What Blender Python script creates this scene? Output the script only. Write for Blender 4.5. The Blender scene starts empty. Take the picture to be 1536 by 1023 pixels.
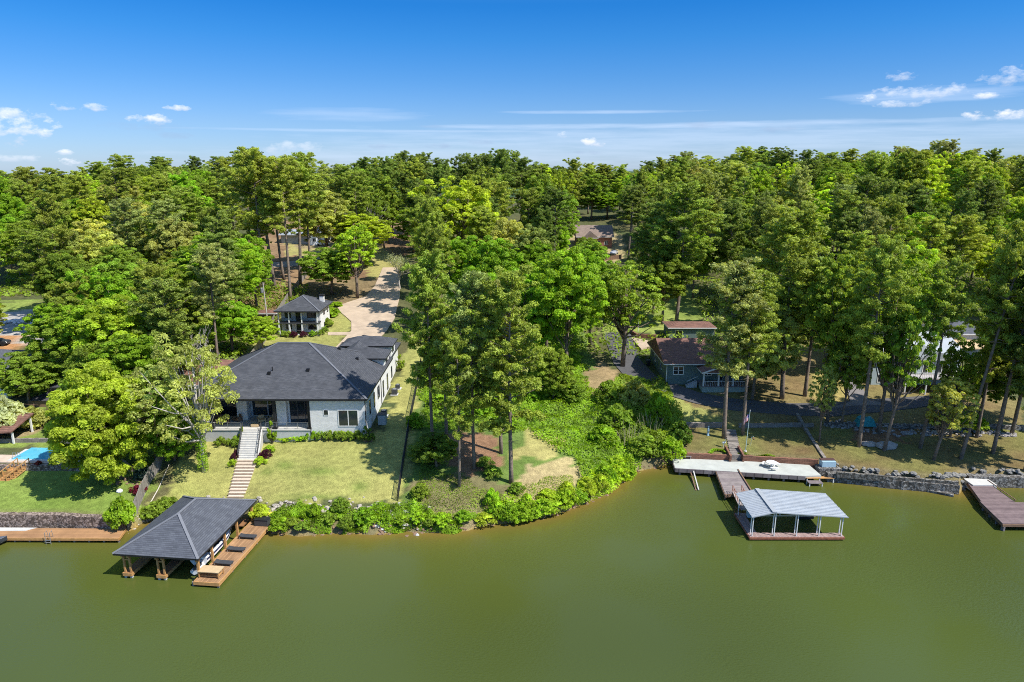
import bpy, math, random
import numpy as np
from mathutils import Vector, Matrix
random.seed(7); rng = np.random.default_rng(11)
R = math.radians
C = bpy.context.scene
COL = C.collection

# ------------------------------------------------------------------ camera model
CAMH, PITCH, F = 42.0, R(14.33), 1024.0
SP, CP = math.sin(PITCH), math.cos(PITCH)

def ray(px, py):
    a = (px - 768) / F; b = -(py - 511.5) / F
    return Vector((a, CP + b * SP, -SP + b * CP))

def up(px, py, z):
    d = ray(px, py); t = (z - CAMH) / d.z
    return Vector((d.x * t, d.y * t, z))

def proj(x, y, z):
    dz = z - CAMH
    dep = y * CP - dz * SP
    return 768 + F * x / dep, 511.5 - F * (y * SP + dz * CP) / dep, dep

def zat(py, Y):
    b = -(py - 511.5) / F
    return CAMH + Y * (-SP + b * CP) / (CP + b * SP)

# ------------------------------------------------------------------ terrain
SHORE_PX = [(0, 792), (90, 792), (190, 798), (215, 785), (250, 774), (330, 770), (385, 792), (410, 800), (450, 805), (500, 800),
            (560, 803), (600, 798), (650, 800), (700, 797), (730, 788), (790, 782), (840, 770), (880, 755), (920, 735), (945, 710), (1005, 697),
            (1009, 686.5, 1.05), (1100, 690.5, 1.05), (1212, 696, 1.05), (1232, 699, 1.05), (1262, 718), (1300, 724), (1390, 733), (1440, 742), (1452, 722), (1536, 728)]
SH = [(-900.0, 75.0), (-120.0, 74.0)] + [tuple(up(q[0], q[1], q[2] if len(q) > 2 else 0)[:2]) for q in SHORE_PX] + [(110.0, 84.0), (900.0, 88.0)]
SH = np.array(SH)

def smooth(t):
    t = np.clip(t, 0, 1); return t * t * (3 - 2 * t)

def shore_d(x, y):
    x = np.asarray(x, float); y = np.asarray(y, float)
    best = np.full(x.shape, 1e9); inside = np.zeros(x.shape, bool)
    for (ax, ay), (bx, by) in zip(SH[:-1], SH[1:]):
        dx, dy = bx - ax, by - ay
        t = np.clip(((x - ax) * dx + (y - ay) * dy) / (dx * dx + dy * dy + 1e-9), 0, 1)
        best = np.minimum(best, np.hypot(x - ax - t * dx, y - ay - t * dy))
    poly = np.vstack([SH, [(900, 9e4), (-900, 9e4)]])
    j = len(poly) - 1
    for i in range(len(poly)):
        xi, yi = poly[i]; xj, yj = poly[j]
        c = ((yi > y) != (yj > y)) & (x < (xj - xi) * (y - yi) / (yj - yi + 1e-12) + xi)
        inside ^= c; j = i
    return np.where(inside, best, -best)

def vnoise(x, y, s, seed=0):
    x = np.asarray(x, float) / s; y = np.asarray(y, float) / s
    xi = np.floor(x); yi = np.floor(y); fx = smooth(x - xi); fy = smooth(y - yi)
    def h(a, b):
        v = np.sin(a * 127.1 + b * 311.7 + seed * 74.7) * 43758.5453
        return v - np.floor(v)
    return (h(xi, yi) * (1 - fx) + h(xi + 1, yi) * fx) * (1 - fy) + (h(xi, yi + 1) * (1 - fx) + h(xi + 1, yi + 1) * fx) * fy

FAR_D = [50, 70, 130, 200, 260, 330, 450, 900, 4000]
FAR_Z = [6.4, 8.2, 14.5, 21, 24, 24, 20, 12, 10]
def ground(x, y):
    x = np.asarray(x, float); y = np.asarray(y, float)
    d = shore_d(x, y)
    zm = np.interp(d, [-30, -6, 0, .8, 3, 10, 18, 30] + FAR_D, [-6, -2.2, -.1, .8, 1.5, 3.2, 4.5, 5.2] + FAR_Z)
    zl = np.interp(d, [-30, -.5, 0, .5, 9.6, 10.2, 30] + FAR_D, [-6, -2, 0, 1.6, 2.2, 3.5, 4.4] + FAR_Z)
    zr = np.interp(d, [-30, -1, -.05, .4, 12.6, 13.1, 25] + FAR_D, [-6, -2, -1, 1.7, 2.9, 3.6, 5.0] + FAR_Z)
    fx = -45.4 - 5.2 * np.clip((y - 74) / 50, 0, 1)
    wl = smooth((fx + .5 - x) / 1.0)
    wr = smooth((x - 19) / 4.0)
    z = zm * (1 - wl - wr) + zl * wl + zr * wr
    k = np.clip((d - 90) / 120, 0, 1)
    z = z + k * smooth((x - 20) / 90) * 6.0 * (d < 900)
    z = z + k * (vnoise(x, y, 60, 3) - .5) * 4
    z = z + (vnoise(x, y, 9, 1) - .5) * .35 * np.clip((d - 2) / 6, 0, 1) * np.clip((d - 45) / 30, .25, 1)
    return z

def gz(x, y): return float(ground(np.array([x]), np.array([y]))[0])

def G(px, py):
    d = ray(px, py)
    ts = np.linspace(55, 420, 1500)
    X = d.x * ts; Y = d.y * ts; Z = CAMH + d.z * ts
    h = Z - ground(X, Y)
    idx = np.where(h < 0)[0]
    if len(idx) == 0: return Vector((X[-1], Y[-1], 0))
    i = idx[0]
    if i == 0: i = 1
    t = ts[i - 1] + (ts[i] - ts[i - 1]) * h[i - 1] / (h[i - 1] - h[i])
    return Vector((d.x * t, d.y * t, CAMH + d.z * t))

def inpoly(px, py, poly):
    inside = np.zeros(np.shape(px), bool); j = len(poly) - 1
    for i in range(len(poly)):
        xi, yi = poly[i]; xj, yj = poly[j]
        if yi != yj:
            inside ^= ((yi > py) != (yj > py)) & (px < (xj - xi) * (py - yi) / (yj - yi) + xi)
        j = i
    return inside

# ------------------------------------------------------------------ materials
MATS = {}
def nd(nt, typ, **kw):
    n = nt.nodes.new(typ)
    for k, v in kw.items(): setattr(n, k, v)
    return n

def mat(name, col, rough=.7, var=.25, scale=3.0, bump=0.0, metal=0.0, spec=.4, pattern=None, col2=None, detail=4.0):
    if name in MATS: return MATS[name]
    m = bpy.data.materials.new(name); m.use_nodes = True; nt = m.node_tree; L = nt.links.new
    p = nt.nodes['Principled BSDF']
    p.inputs['Roughness'].default_value = rough; p.inputs['Metallic'].default_value = metal
    p.inputs['Specular IOR Level'].default_value = spec
    tc = nd(nt, 'ShaderNodeTexCoord')
    vec = tc.outputs['Object']
    if pattern in ('brick', 'shingle', 'stone_course'):
        sx = nd(nt, 'ShaderNodeSeparateXYZ'); L(vec, sx.inputs[0])
        ad = nd(nt, 'ShaderNodeMath', operation='ADD'); L(sx.outputs[0], ad.inputs[0]); L(sx.outputs[1], ad.inputs[1])
        cb = nd(nt, 'ShaderNodeCombineXYZ'); L(ad.outputs[0], cb.inputs[0]); L(sx.outputs[2], cb.inputs[1])
        br = nd(nt, 'ShaderNodeTexBrick'); L(cb.outputs[0], br.inputs['Vector'])
        w, h, ms = {'brick': (.42, .14, .012), 'shingle': (.55, .1, .012), 'stone_course': (.55, .22, .02)}[pattern]
        br.inputs['Scale'].default_value = 1.0; br.inputs['Brick Width'].default_value = w
        br.inputs['Row Height'].default_value = h; br.inputs['Mortar Size'].default_value = ms
        c2 = col2 or tuple(c * .72 for c in col)
        br.inputs['Color1'].default_value = (*col, 1); br.inputs['Color2'].default_value = (*c2, 1)
        br.inputs['Mortar'].default_value = (*[c * (.8 if pattern == 'brick' else .5) for c in col], 1)
        base = br.outputs['Color']
        facs = br.outputs['Fac']
    elif pattern == 'rubble':
        dn = nd(nt, 'ShaderNodeTexNoise'); dn.inputs['Scale'].default_value = 1.7; L(vec, dn.inputs['Vector']); dv = nd(nt, 'ShaderNodeVectorMath', operation='SCALE'); L(dn.outputs['Color'], dv.inputs[0]); dv.inputs['Scale'].default_value = .9; da = nd(nt, 'ShaderNodeVectorMath', operation='ADD'); L(dv.outputs[0], da.inputs[0]); L(vec, da.inputs[1])
        vo = nd(nt, 'ShaderNodeTexVoronoi'); vo.inputs['Scale'].default_value = 3.2; L(da.outputs[0], vo.inputs['Vector'])
        rp = nd(nt, 'ShaderNodeValToRGB'); L(vo.outputs['Distance'], rp.inputs[0])
        bw = nd(nt, 'ShaderNodeRGBToBW'); L(vo.outputs['Color'], bw.inputs[0])
        mx = nd(nt, 'ShaderNodeMix', data_type='RGBA'); L(bw.outputs[0], mx.inputs[0])
        c2 = col2 or tuple(c * .55 for c in col)
        mx.inputs[6].default_value = (*col, 1); mx.inputs[7].default_value = (*c2, 1)
        mm = nd(nt, 'ShaderNodeMix', data_type='RGBA'); mm.blend_type = 'MULTIPLY'; mm.inputs[0].default_value = 1
        rp.color_ramp.elements[0].color = (1, 1, 1, 1); rp.color_ramp.elements[1].color = (.35, .33, .3, 1)
        rp.color_ramp.elements[0].position = .35; rp.color_ramp.elements[1].position = .62
        L(mx.outputs[2], mm.inputs[6]); L(rp.outputs[0], mm.inputs[7])
        base = mm.outputs[2]; facs = vo.outputs['Distance']
    elif pattern and pattern.startswith('plank'):
        # planks running along x ('plankx') or y ('planky') or z ('plankz': vertical boards)
        ax = {'plankx': 1, 'planky': 0}.get(pattern, None)
        sx = nd(nt, 'ShaderNodeSeparateXYZ'); L(vec, sx.inputs[0])
        if ax is None:
            ad = nd(nt, 'ShaderNodeMath', operation='ADD'); L(sx.outputs[0], ad.inputs[0]); L(sx.outputs[1], ad.inputs[1]); src = ad.outputs[0]
        else: src = sx.outputs[ax]
        mu = nd(nt, 'ShaderNodeMath', operation='MULTIPLY'); L(src, mu.inputs[0]); mu.inputs[1].default_value = 6.0
        fl = nd(nt, 'ShaderNodeMath', operation='FLOOR'); L(mu.outputs[0], fl.inputs[0])
        wn = nd(nt, 'ShaderNodeTexWhiteNoise', noise_dimensions='1D'); L(fl.outputs[0], wn.inputs['W'])
        fr = nd(nt, 'ShaderNodeMath', operation='FRACT'); L(mu.outputs[0], fr.inputs[0])
        gt = nd(nt, 'ShaderNodeMath', operation='GREATER_THAN'); L(fr.outputs[0], gt.inputs[0]); gt.inputs[1].default_value = .12
        mx = nd(nt, 'ShaderNodeMix', data_type='RGBA'); L(wn.outputs[0], mx.inputs[0])
        c2 = col2 or tuple(c * .6 for c in col)
        mx.inputs[6].default_value = (*col, 1); mx.inputs[7].default_value = (*c2, 1)
        m2 = nd(nt, 'ShaderNodeMix', data_type='RGBA'); L(gt.outputs[0], m2.inputs[0])
        m2.inputs[6].default_value = (*[c * .35 for c in col], 1); L(mx.outputs[2], m2.inputs[7])
        base = m2.outputs[2]; facs = gt.outputs[0]
    else:
        rgb = nd(nt, 'ShaderNodeRGB'); rgb.outputs[0].default_value = (*col, 1); base = rgb.outputs[0]; facs = None
    no = nd(nt, 'ShaderNodeTexNoise'); no.inputs['Scale'].default_value = scale; no.inputs['Detail'].default_value = detail
    no.inputs['Roughness'].default_value = .65
    L(vec, no.inputs['Vector'])
    mr = nd(nt, 'ShaderNodeMapRange'); L(no.outputs['Fac'], mr.inputs[0])
    mr.inputs[1].default_value = .25; mr.inputs[2].default_value = .75
    mr.inputs[3].default_value = 1 - var; mr.inputs[4].default_value = 1 + var
    vm = nd(nt, 'ShaderNodeVectorMath', operation='SCALE'); L(base, vm.inputs[0]); L(mr.outputs[0], vm.inputs['Scale'])
    L(vm.outputs[0], p.inputs['Base Color'])
    if bump:
        b = nd(nt, 'ShaderNodeBump'); b.inputs['Strength'].default_value = bump; b.inputs['Distance'].default_value = .05
        if facs is not None:
            a2 = nd(nt, 'ShaderNodeMath', operation='SUBTRACT'); L(no.outputs['Fac'], a2.inputs[0]); L(facs, a2.inputs[1]); L(a2.outputs[0], b.inputs['Height'])
        else: L(no.outputs['Fac'], b.inputs['Height'])
        L(b.outputs[0], p.inputs['Normal'])
    MATS[name] = m; return m

def leafmat(name, transl=.35, var=.5):
    m = bpy.data.materials.new(name); m.use_nodes = True; nt = m.node_tree; L = nt.links.new
    p = nt.nodes['Principled BSDF']; out = nt.nodes['Material Output']
    p.inputs['Roughness'].default_value = .55; p.inputs['Specular IOR Level'].default_value = .25
    oi = nd(nt, 'ShaderNodeObjectInfo'); at = nd(nt, 'ShaderNodeAttribute', attribute_name='tone')
    mr = nd(nt, 'ShaderNodeMapRange'); L(at.outputs['Fac'], mr.inputs[0]); mr.inputs[3].default_value = 1 - var; mr.inputs[4].default_value = 1 + var
    vm = nd(nt, 'ShaderNodeVectorMath', operation='SCALE'); L(oi.outputs['Color'], vm.inputs[0]); L(mr.outputs[0], vm.inputs['Scale'])
    L(vm.outputs[0], p.inputs['Base Color'])
    tr = nd(nt, 'ShaderNodeBsdfTranslucent')
    mu = nd(nt, 'ShaderNodeMix', data_type='RGBA'); mu.blend_type = 'MULTIPLY'; mu.inputs[0].default_value = 1
    L(vm.outputs[0], mu.inputs[6]); mu.inputs[7].default_value = (1.5, 1.35, .55, 1)
    L(mu.outputs[2], tr.inputs['Color'])
    mx = nd(nt, 'ShaderNodeMixShader'); mx.inputs[0].default_value = transl
    L(p.outputs[0], mx.inputs[1]); L(tr.outputs[0], mx.inputs[2]); L(mx.outputs[0], out.inputs['Surface'])
    m.use_nodes = True
    return m
LEAF = leafmat('leaf', .46, .6); NEEDLE = leafmat('needle', .38, .6)
BARK = mat('bark', (.19, .145, .11), .9, .5, 2.5, .5)
GREYBARK = mat('grey_bark', (.42, .38, .34), .9, .3, 2.5, .3)

# ------------------------------------------------------------------ mesh helpers
class MB:
    def __init__(s): s.v = []; s.f = []; s.m = []; s.mi = 0
    def add(s, vs, fs):
        n = len(s.v); s.v += [tuple(v) for v in vs]; s.f += [tuple(i + n for i in f) for f in fs]; s.m += [s.mi] * len(fs); return s
    def box(s, x0, x1, y0, y1, z0, z1):
        v = [(x0, y0, z0), (x1, y0, z0), (x1, y1, z0), (x0, y1, z0), (x0, y0, z1), (x1, y0, z1), (x1, y1, z1), (x0, y1, z1)]
        return s.add(v, [(0, 3, 2, 1), (4, 5, 6, 7), (0, 1, 5, 4), (1, 2, 6, 5), (2, 3, 7, 6), (3, 0, 4, 7)])
    def tube(s, pts, rad, n=6, cap=True):
        pts = [Vector(p) for p in pts]
        if not isinstance(rad, (list, tuple)): rad = [rad] * len(pts)
        vs = []; fs = []
        for i, p in enumerate(pts):
            d = (pts[min(i + 1, len(pts) - 1)] - pts[max(i - 1, 0)]).normalized()
            a = d.orthogonal().normalized() if abs(d.z) < .9 else Vector((1, 0, 0)).cross(d).normalized()
            b = d.cross(a)
            for k in range(n):
                t = 2 * math.pi * k / n
                vs.append(p + (a * math.cos(t) + b * math.sin(t)) * rad[i])
        for i in range(len(pts) - 1):
            for k in range(n):
                k2 = (k + 1) % n
                fs.append((i * n + k, i * n + k2, (i + 1) * n + k2, (i + 1) * n + k))
        if cap:
            fs.append(tuple(range(n))[::-1]); fs.append(tuple((len(pts) - 1) * n + k for k in range(n)))
        return s.add(vs, fs)
    def bar(s, a, b, w, h):
        a = Vector(a); b = Vector(b); d = (b - a).normalized()
        upv = Vector((0, 0, 1)) if abs(d.z) < .95 else Vector((1, 0, 0))
        x = d.cross(upv).normalized() * w / 2; y = x.cross(d).normalized() * h / 2
        v = [a - x - y, a + x - y, a + x + y, a - x + y, b - x - y, b + x - y, b + x + y, b - x + y]
        return s.add(v, [(0, 3, 2, 1), (4, 5, 6, 7), (0, 1, 5, 4), (1, 2, 6, 5), (2, 3, 7, 6), (3, 0, 4, 7)])
    def slab(s, pts, t):
        n = len(pts); lo = [(p[0], p[1], p[2] - t) for p in pts]
        return s.add(list(pts) + lo, [tuple(range(n)), tuple(range(2 * n - 1, n - 1, -1))] + [(i, i + n, (i + 1) % n + n, (i + 1) % n) for i in range(n)])
    def lathe(s, prof, c=(0, 0, 0), n=16):
        vs = [(c[0] + r * math.cos(2 * math.pi * k / n), c[1] + r * math.sin(2 * math.pi * k / n), c[2] + z) for r, z in prof for k in range(n)]
        fs = [(i * n + k, i * n + (k + 1) % n, (i + 1) * n + (k + 1) % n, (i + 1) * n + k) for i in range(len(prof) - 1) for k in range(n)]
        return s.add(vs, fs + [tuple(range(n))[::-1], tuple((len(prof) - 1) * n + k for k in range(n))])
    def blob(s, c, r, seed=0, sub=1, jit=.25):
        rs = random.Random(seed); n, m = 7, 5
        vs = []; fs = []
        for i in range(1, m):
            for k in range(n):
                th = math.pi * i / m; ph = 2 * math.pi * k / n; q = 1 + rs.uniform(-jit, jit)
                vs.append((c[0] + r[0] * q * math.sin(th) * math.cos(ph), c[1] + r[1] * q * math.sin(th) * math.sin(ph), c[2] + r[2] * q * math.cos(th)))
        vs.append((c[0], c[1], c[2] + r[2])); vs.append((c[0], c[1], c[2] - r[2])); T = len(vs) - 2
        for i in range(m - 2):
            for k in range(n): fs.append((i * n + k, (i + 1) * n + k, (i + 1) * n + (k + 1) % n, i * n + (k + 1) % n))
        for k in range(n): fs.append((T, k, (k + 1) % n)); fs.append((T + 1, (m - 2) * n + (k + 1) % n, (m - 2) * n + k))
        return s.add(vs, fs)
    def build(s, name, mats, parent=None, bevel=0, smooth_=False):
        me = bpy.data.meshes.new(name); me.from_pydata(s.v, [], s.f)
        if not isinstance(mats, (list, tuple)): mats = [mats]
        for m in mats: me.materials.append(m)
        me.polygons.foreach_set('material_index', s.m)
        if smooth_: me.polygons.foreach_set('use_smooth', [True] * len(s.f))
        me.update(); o = bpy.data.objects.new(name, me); COL.objects.link(o)
        if parent: o.parent = parent
        if bevel:
            b = o.modifiers.new('bevel', 'BEVEL'); b.width = bevel; b.segments = 1; b.limit_method = 'ANGLE'
        return o

def tag(o, label=None, cat=None, group=None, kind=None):
    if label: o['label'] = label
    if cat: o['category'] = cat
    if group: o['group'] = group
    if kind: o['kind'] = kind
    return o
def thing(name, label, cat, loc=(0, 0, 0), rz=0, group=None):
    o = bpy.data.objects.new(name, None); COL.objects.link(o); o.location = loc; o.rotation_euler = (0, 0, rz)
    o.empty_display_size = .3
    return tag(o, label, cat, group)
def copy_tree(o, parent=None):
    c = o.copy(); COL.objects.link(c); c.parent = parent
    for ch in list(o.children): copy_tree(ch, c)
    return c

# ------------------------------------------------------------------ ground sheet
def ax_pts(lo, hi, step, far_lo, far_hi, g=1.13):
    a = list(np.arange(lo, hi, step)); s = step; v = a[-1]
    while v < far_hi: s *= g; v += s; a.append(v)
    s = step; v = a[0]; pre = []
    while v > far_lo: s *= g; v -= s; pre.append(v)
    return np.array(pre[::-1] + a)
XS = ax_pts(-78, 84, .75, -2500, 2500)
YS = ax_pts(68, 126, .6, 40, 140, 1.04); s_ = 1.1; v_ = YS[-1]; ex = []
while v_ < 215: v_ += s_; ex.append(v_)
while v_ < 5000: s_ *= 1.12; v_ += s_; ex.append(v_)
YS = np.concatenate([YS, ex])
GX, GY = np.meshgrid(XS, YS); GZ = ground(GX.ravel(), GY.ravel()).reshape(GX.shape)
PXX, PYY, DEP = proj(GX, GY, GZ)
wob = (vnoise(GX, GY, 2.6, 5) - .5) * 1.5 + (vnoise(GX, GY, .9, 6) - .5); wob2 = (vnoise(GX, GY, 2.0, 9) - .5) * 1.6 + (vnoise(GX, GY, .8, 10) - .5)
PW = PXX + wob * 14 * 90 / np.maximum(DEP, 50); PH = PYY + wob2 * 7 * 90 / np.maximum(DEP, 50)
def lin(c): return np.array(c, float)
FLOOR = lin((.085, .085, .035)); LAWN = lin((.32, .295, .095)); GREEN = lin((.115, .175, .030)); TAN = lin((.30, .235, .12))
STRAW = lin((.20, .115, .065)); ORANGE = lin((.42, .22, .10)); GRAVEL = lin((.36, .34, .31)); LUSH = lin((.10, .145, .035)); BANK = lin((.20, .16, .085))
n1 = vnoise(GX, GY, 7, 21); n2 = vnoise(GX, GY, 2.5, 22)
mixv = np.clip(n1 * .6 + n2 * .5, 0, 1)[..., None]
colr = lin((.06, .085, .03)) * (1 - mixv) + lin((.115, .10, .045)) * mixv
D_ = shore_d(GX.ravel(), GY.ravel()).reshape(GX.shape)
Z = [
 ([(325, 470), (330, 400), (400, 330), (640, 330), (600, 400), (590, 470), (430, 475), (400, 470)], lambda: STRAW * .75 + TAN * .45 * mixv),
 ([(430, 352), (560, 352), (600, 400), (560, 420), (520, 380), (430, 385)], lambda: LAWN * .8 + TAN * .3 * mixv),
 ([(235, 765), (270, 690), (330, 655), (560, 655), (575, 640), (640, 420), (668, 420), (640, 520), (622, 640), (600, 760), (590, 752), (380, 752), (360, 760)], lambda: LAWN * (1 - .35 * mixv) + GREEN * .35 * mixv),
 ([(395, 500), (430, 470), (500, 455), (545, 460), (535, 480), (500, 530), (330, 560)], lambda: LAWN * (1 - .35 * mixv) + GREEN * .3 * mixv),
 ([(500, 455), (440, 440), (455, 415), (590, 420), (590, 452)], lambda: TAN * .5 + STRAW * .45 * mixv),
 ([(-200, 780), (-200, 700), (235, 700), (235, 735), (200, 780)], lambda: GREEN * 1.05 + LAWN * .25 * mixv),
 ([(-50, 670), (-50, 610), (110, 610), (120, 670)], lambda: GREEN * .95 + LAWN * .45 * mixv),
 ([(-50, 648), (40, 642), (90, 622), (85, 634), (40, 655), (-50, 664)], lambda: TAN * .9 + 0 * mixv),
 ([(40, 632), (62, 626), (60, 634), (38, 640)], lambda: TAN + 0 * mixv),
 ([(-100, 478), (-100, 455), (60, 450), (62, 466)], lambda: GREEN + LAWN * .5 * mixv),
 ([(-100, 530), (-100, 474), (60, 466), (95, 480), (110, 500), (40, 520)], lambda: GRAVEL * (.75 + .4 * mixv)),
 ([(-100, 535), (-100, 512), (30, 500), (25, 524)], lambda: ORANGE + 0 * mixv),
 ([(100, 700), (60, 610), (250, 560), (330, 560), (270, 650), (235, 700)], lambda: GREEN * .8 + LAWN * .2 * mixv),
 ([(605, 752), (625, 620), (640, 520), (700, 420), (860, 470), (900, 560), (950, 640), (960, 712), (880, 760), (720, 800)], lambda: LUSH * .8 + GREEN * .5 * mixv),
 ([(640, 690), (660, 650), (690, 645), (740, 660), (755, 700), (700, 715)], lambda: STRAW * 1.1 + 0 * mixv),
 ([(600, 790), (625, 720), (700, 712), (770, 740), (770, 790), (700, 800)], lambda: BANK * (.35 + .6 * mixv) + GREEN * .35 * (1 - mixv)),
 ([(755, 760), (775, 705), (850, 690), (872, 716), (800, 765)], lambda: TAN * 1.0 + LAWN * .5 * (mixv - .4)),
 ([(770, 690), (790, 640), (850, 660), (830, 690)], lambda: LAWN * .8 + TAN * .3 * mixv),
 ([(865, 570), (905, 540), (940, 575), (930, 600), (880, 590)], lambda: TAN * .7 + STRAW * .5 * mixv),
 ([(900, 500), (1010, 420), (1045, 440), (1060, 495), (950, 500)], lambda: GREEN * .9 + LAWN * .6 * mixv),
 ([(1000, 590), (1045, 600), (1110, 625), (1110, 640), (1010, 635)], lambda: LAWN * .7 + GREEN * .5 * mixv),
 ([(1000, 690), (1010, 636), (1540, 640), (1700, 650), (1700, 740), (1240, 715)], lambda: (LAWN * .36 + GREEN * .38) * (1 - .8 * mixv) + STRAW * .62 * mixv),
 ([(1280, 660), (1290, 625), (1360, 625), (1360, 665)], lambda: STRAW * 1.0 + 0 * mixv),
 ([(1020, 600), (1120, 570), (1240, 500), (1500, 560), (1540, 640), (1100, 640)], lambda: (LAWN * .5 + TAN * .15) * (1 - .7 * mixv) + STRAW * .6 * mixv),
 ([(1215, 560), (1260, 555), (1278, 590), (1255, 615), (1225, 600)], lambda: LAWN * .7 + ORANGE * .35 * mixv),
 ([(845, 400), (850, 352), (935, 350), (935, 392)], lambda: TAN * .95 + LAWN * .2 * mixv),
 ([(440, 372), (440, 352), (520, 352), (500, 372)], lambda: TAN * .9 + 0 * mixv)]
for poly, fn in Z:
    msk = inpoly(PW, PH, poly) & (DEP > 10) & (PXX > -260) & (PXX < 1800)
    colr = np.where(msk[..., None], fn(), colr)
# greener lawn patches
for cx, cy, rx, ry in [(427, 698, 14, 7), (400, 708, 8, 5), (480, 707, 26, 6), (540, 730, 12, 8), (470, 745, 40, 4)]:
    q = np.exp(-(((PXX - cx) / rx) ** 2 + ((PYY - cy) / ry) ** 2)) * .75
    colr = colr * (1 - q[..., None]) + GREEN * q[..., None]
bk = np.clip(1 - np.abs(D_ - .3) / 1.4, 0, 1)[..., None]
colr = colr * (1 - bk * .8) + BANK * bk * .8
uw = (D_ < 0)[..., None]; colr = np.where(uw, lin((.30, .20, .06)) + 0 * colr, colr)
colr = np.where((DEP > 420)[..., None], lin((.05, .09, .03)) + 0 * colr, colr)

def grid_mesh(name, gx, gy, gz_, col):
    ny, nx = gx.shape; me = bpy.data.meshes.new(name)
    V = np.stack([gx, gy, gz_], -1).reshape(-1, 3).astype(np.float32)
    i = np.arange(ny * nx).reshape(ny, nx)
    Q = np.stack([i[:-1, :-1], i[:-1, 1:], i[1:, 1:], i[1:, :-1]], -1).reshape(-1, 4).astype(np.int32)
    me.vertices.add(len(V)); me.vertices.foreach_set('co', V.ravel())
    me.loops.add(Q.size); me.loops.foreach_set('vertex_index', Q.ravel())
    me.polygons.add(len(Q)); me.polygons.foreach_set('loop_start', np.arange(0, Q.size, 4, dtype=np.int32))
    me.polygons.foreach_set('use_smooth', np.ones(len(Q), bool))
    me.update(calc_edges=True)
    a = me.attributes.new('albedo', 'FLOAT_COLOR', 'POINT')
    cc = np.concatenate([col.reshape(-1, 3), np.ones((len(V), 1))], 1).astype(np.float32)
    a.data.foreach_set('color', cc.ravel())
    o = bpy.data.objects.new(name, me); COL.objects.link(o); return o

gm = bpy.data.materials.new('ground_mix'); gm.use_nodes = True; nt = gm.node_tree; L = nt.links.new; p = nt.nodes['Principled BSDF']
p.inputs['Roughness'].default_value = .95; p.inputs['Specular IOR Level'].default_value = .1
at = nd(nt, 'ShaderNodeAttribute', attribute_name='albedo'); tc = nd(nt, 'ShaderNodeTexCoord')
sc_in = at.outputs['Color']
for s, lo, hi in ((9.0, .62, 1.38), (1.3, .8, 1.2), (.25, .9, 1.12)):
    no = nd(nt, 'ShaderNodeTexNoise'); no.inputs['Scale'].default_value = s; no.inputs['Detail'].default_value = 3; L(tc.outputs['Object'], no.inputs['Vector'])
    mr = nd(nt, 'ShaderNodeMapRange'); L(no.outputs['Fac'], mr.inputs[0]); mr.inputs[1].default_value = .3; mr.inputs[2].default_value = .7
    mr.inputs[3].default_value = lo; mr.inputs[4].default_value = hi
    vm = nd(nt, 'ShaderNodeVectorMath', operation='SCALE'); L(sc_in, vm.inputs[0]); L(mr.outputs[0], vm.inputs['Scale']); sc_in = vm.outputs[0]
L(sc_in, p.inputs['Base Color'])
no = nd(nt, 'ShaderNodeTexNoise'); no.inputs['Scale'].default_value = 7; no.inputs['Detail'].default_value = 4; L(tc.outputs['Object'], no.inputs['Vector'])
b = nd(nt, 'ShaderNodeBump'); b.inputs['Strength'].default_value = .6; b.inputs['Distance'].default_value = .12; L(no.outputs['Fac'], b.inputs['Height']); L(b.outputs[0], p.inputs['Normal'])
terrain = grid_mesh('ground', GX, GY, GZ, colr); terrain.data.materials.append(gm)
tag(terrain, 'grassy lakeside slope rising from the shore to the wooded ridge', 'ground', kind='structure')

# ------------------------------------------------------------------ water
WX = ax_pts(-75, 80, 1.2, -2500, 2500, 1.2); WY = np.concatenate([np.arange(-60, 50, 8), np.arange(50, 95, .8), [110]])
wx, wy = np.meshgrid(WX, WY); wd = -shore_d(wx.ravel(), wy.ravel()).reshape(wx.shape)
sh = np.exp(-np.clip(wd, 0, 50) / 1.5)[..., None]; sh2 = np.exp(-np.clip(wd, 0, 90) / 11)[..., None]
big = vnoise(wx, wy, 18, 41)[..., None]
wc = lin((.057, .078, .018)) * (.85 + .3 * big); wc = wc * (1 - .5 * sh2) + lin((.11, .11, .012)) * .5 * sh2
wc = wc * (1 - .8 * sh) + lin((.20, .125, .03)) * .8 * sh
water = grid_mesh('water', wx, wy, wx * 0, wc)
wm = bpy.data.materials.new('lake_water'); wm.use_nodes = True; nt = wm.node_tree; L = nt.links.new; p = nt.nodes['Principled BSDF']
p.inputs['Roughness'].default_value = .11; p.inputs['IOR'].default_value = 1.33; p.inputs['Specular IOR Level'].default_value = .5
at = nd(nt, 'ShaderNodeAttribute', attribute_name='albedo'); tc = nd(nt, 'ShaderNodeTexCoord')
L(at.outputs['Color'], p.inputs['Base Color'])
mp = nd(nt, 'ShaderNodeMapping'); mp.inputs['Scale'].default_value = (.8, 1.5, 1); mp.inputs['Rotation'].default_value = (0, 0, .5); L(tc.outputs['Object'], mp.inputs[0])
a1 = nd(nt, 'ShaderNodeTexNoise'); a1.inputs['Scale'].default_value = 3.4; a1.inputs['Detail'].default_value = 5; a1.inputs['Roughness'].default_value = .6; L(mp.outputs[0], a1.inputs['Vector'])
a2 = nd(nt, 'ShaderNodeTexNoise'); a2.inputs['Scale'].default_value = .07; a2.inputs['Detail'].default_value = 2; L(tc.outputs['Object'], a2.inputs['Vector'])
mr = nd(nt, 'ShaderNodeMapRange'); L(a2.outputs['Fac'], mr.inputs[0]); mr.inputs[1].default_value = .4; mr.inputs[2].default_value = .62; mr.inputs[3].default_value = .12; mr.inputs[4].default_value = .6
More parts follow.
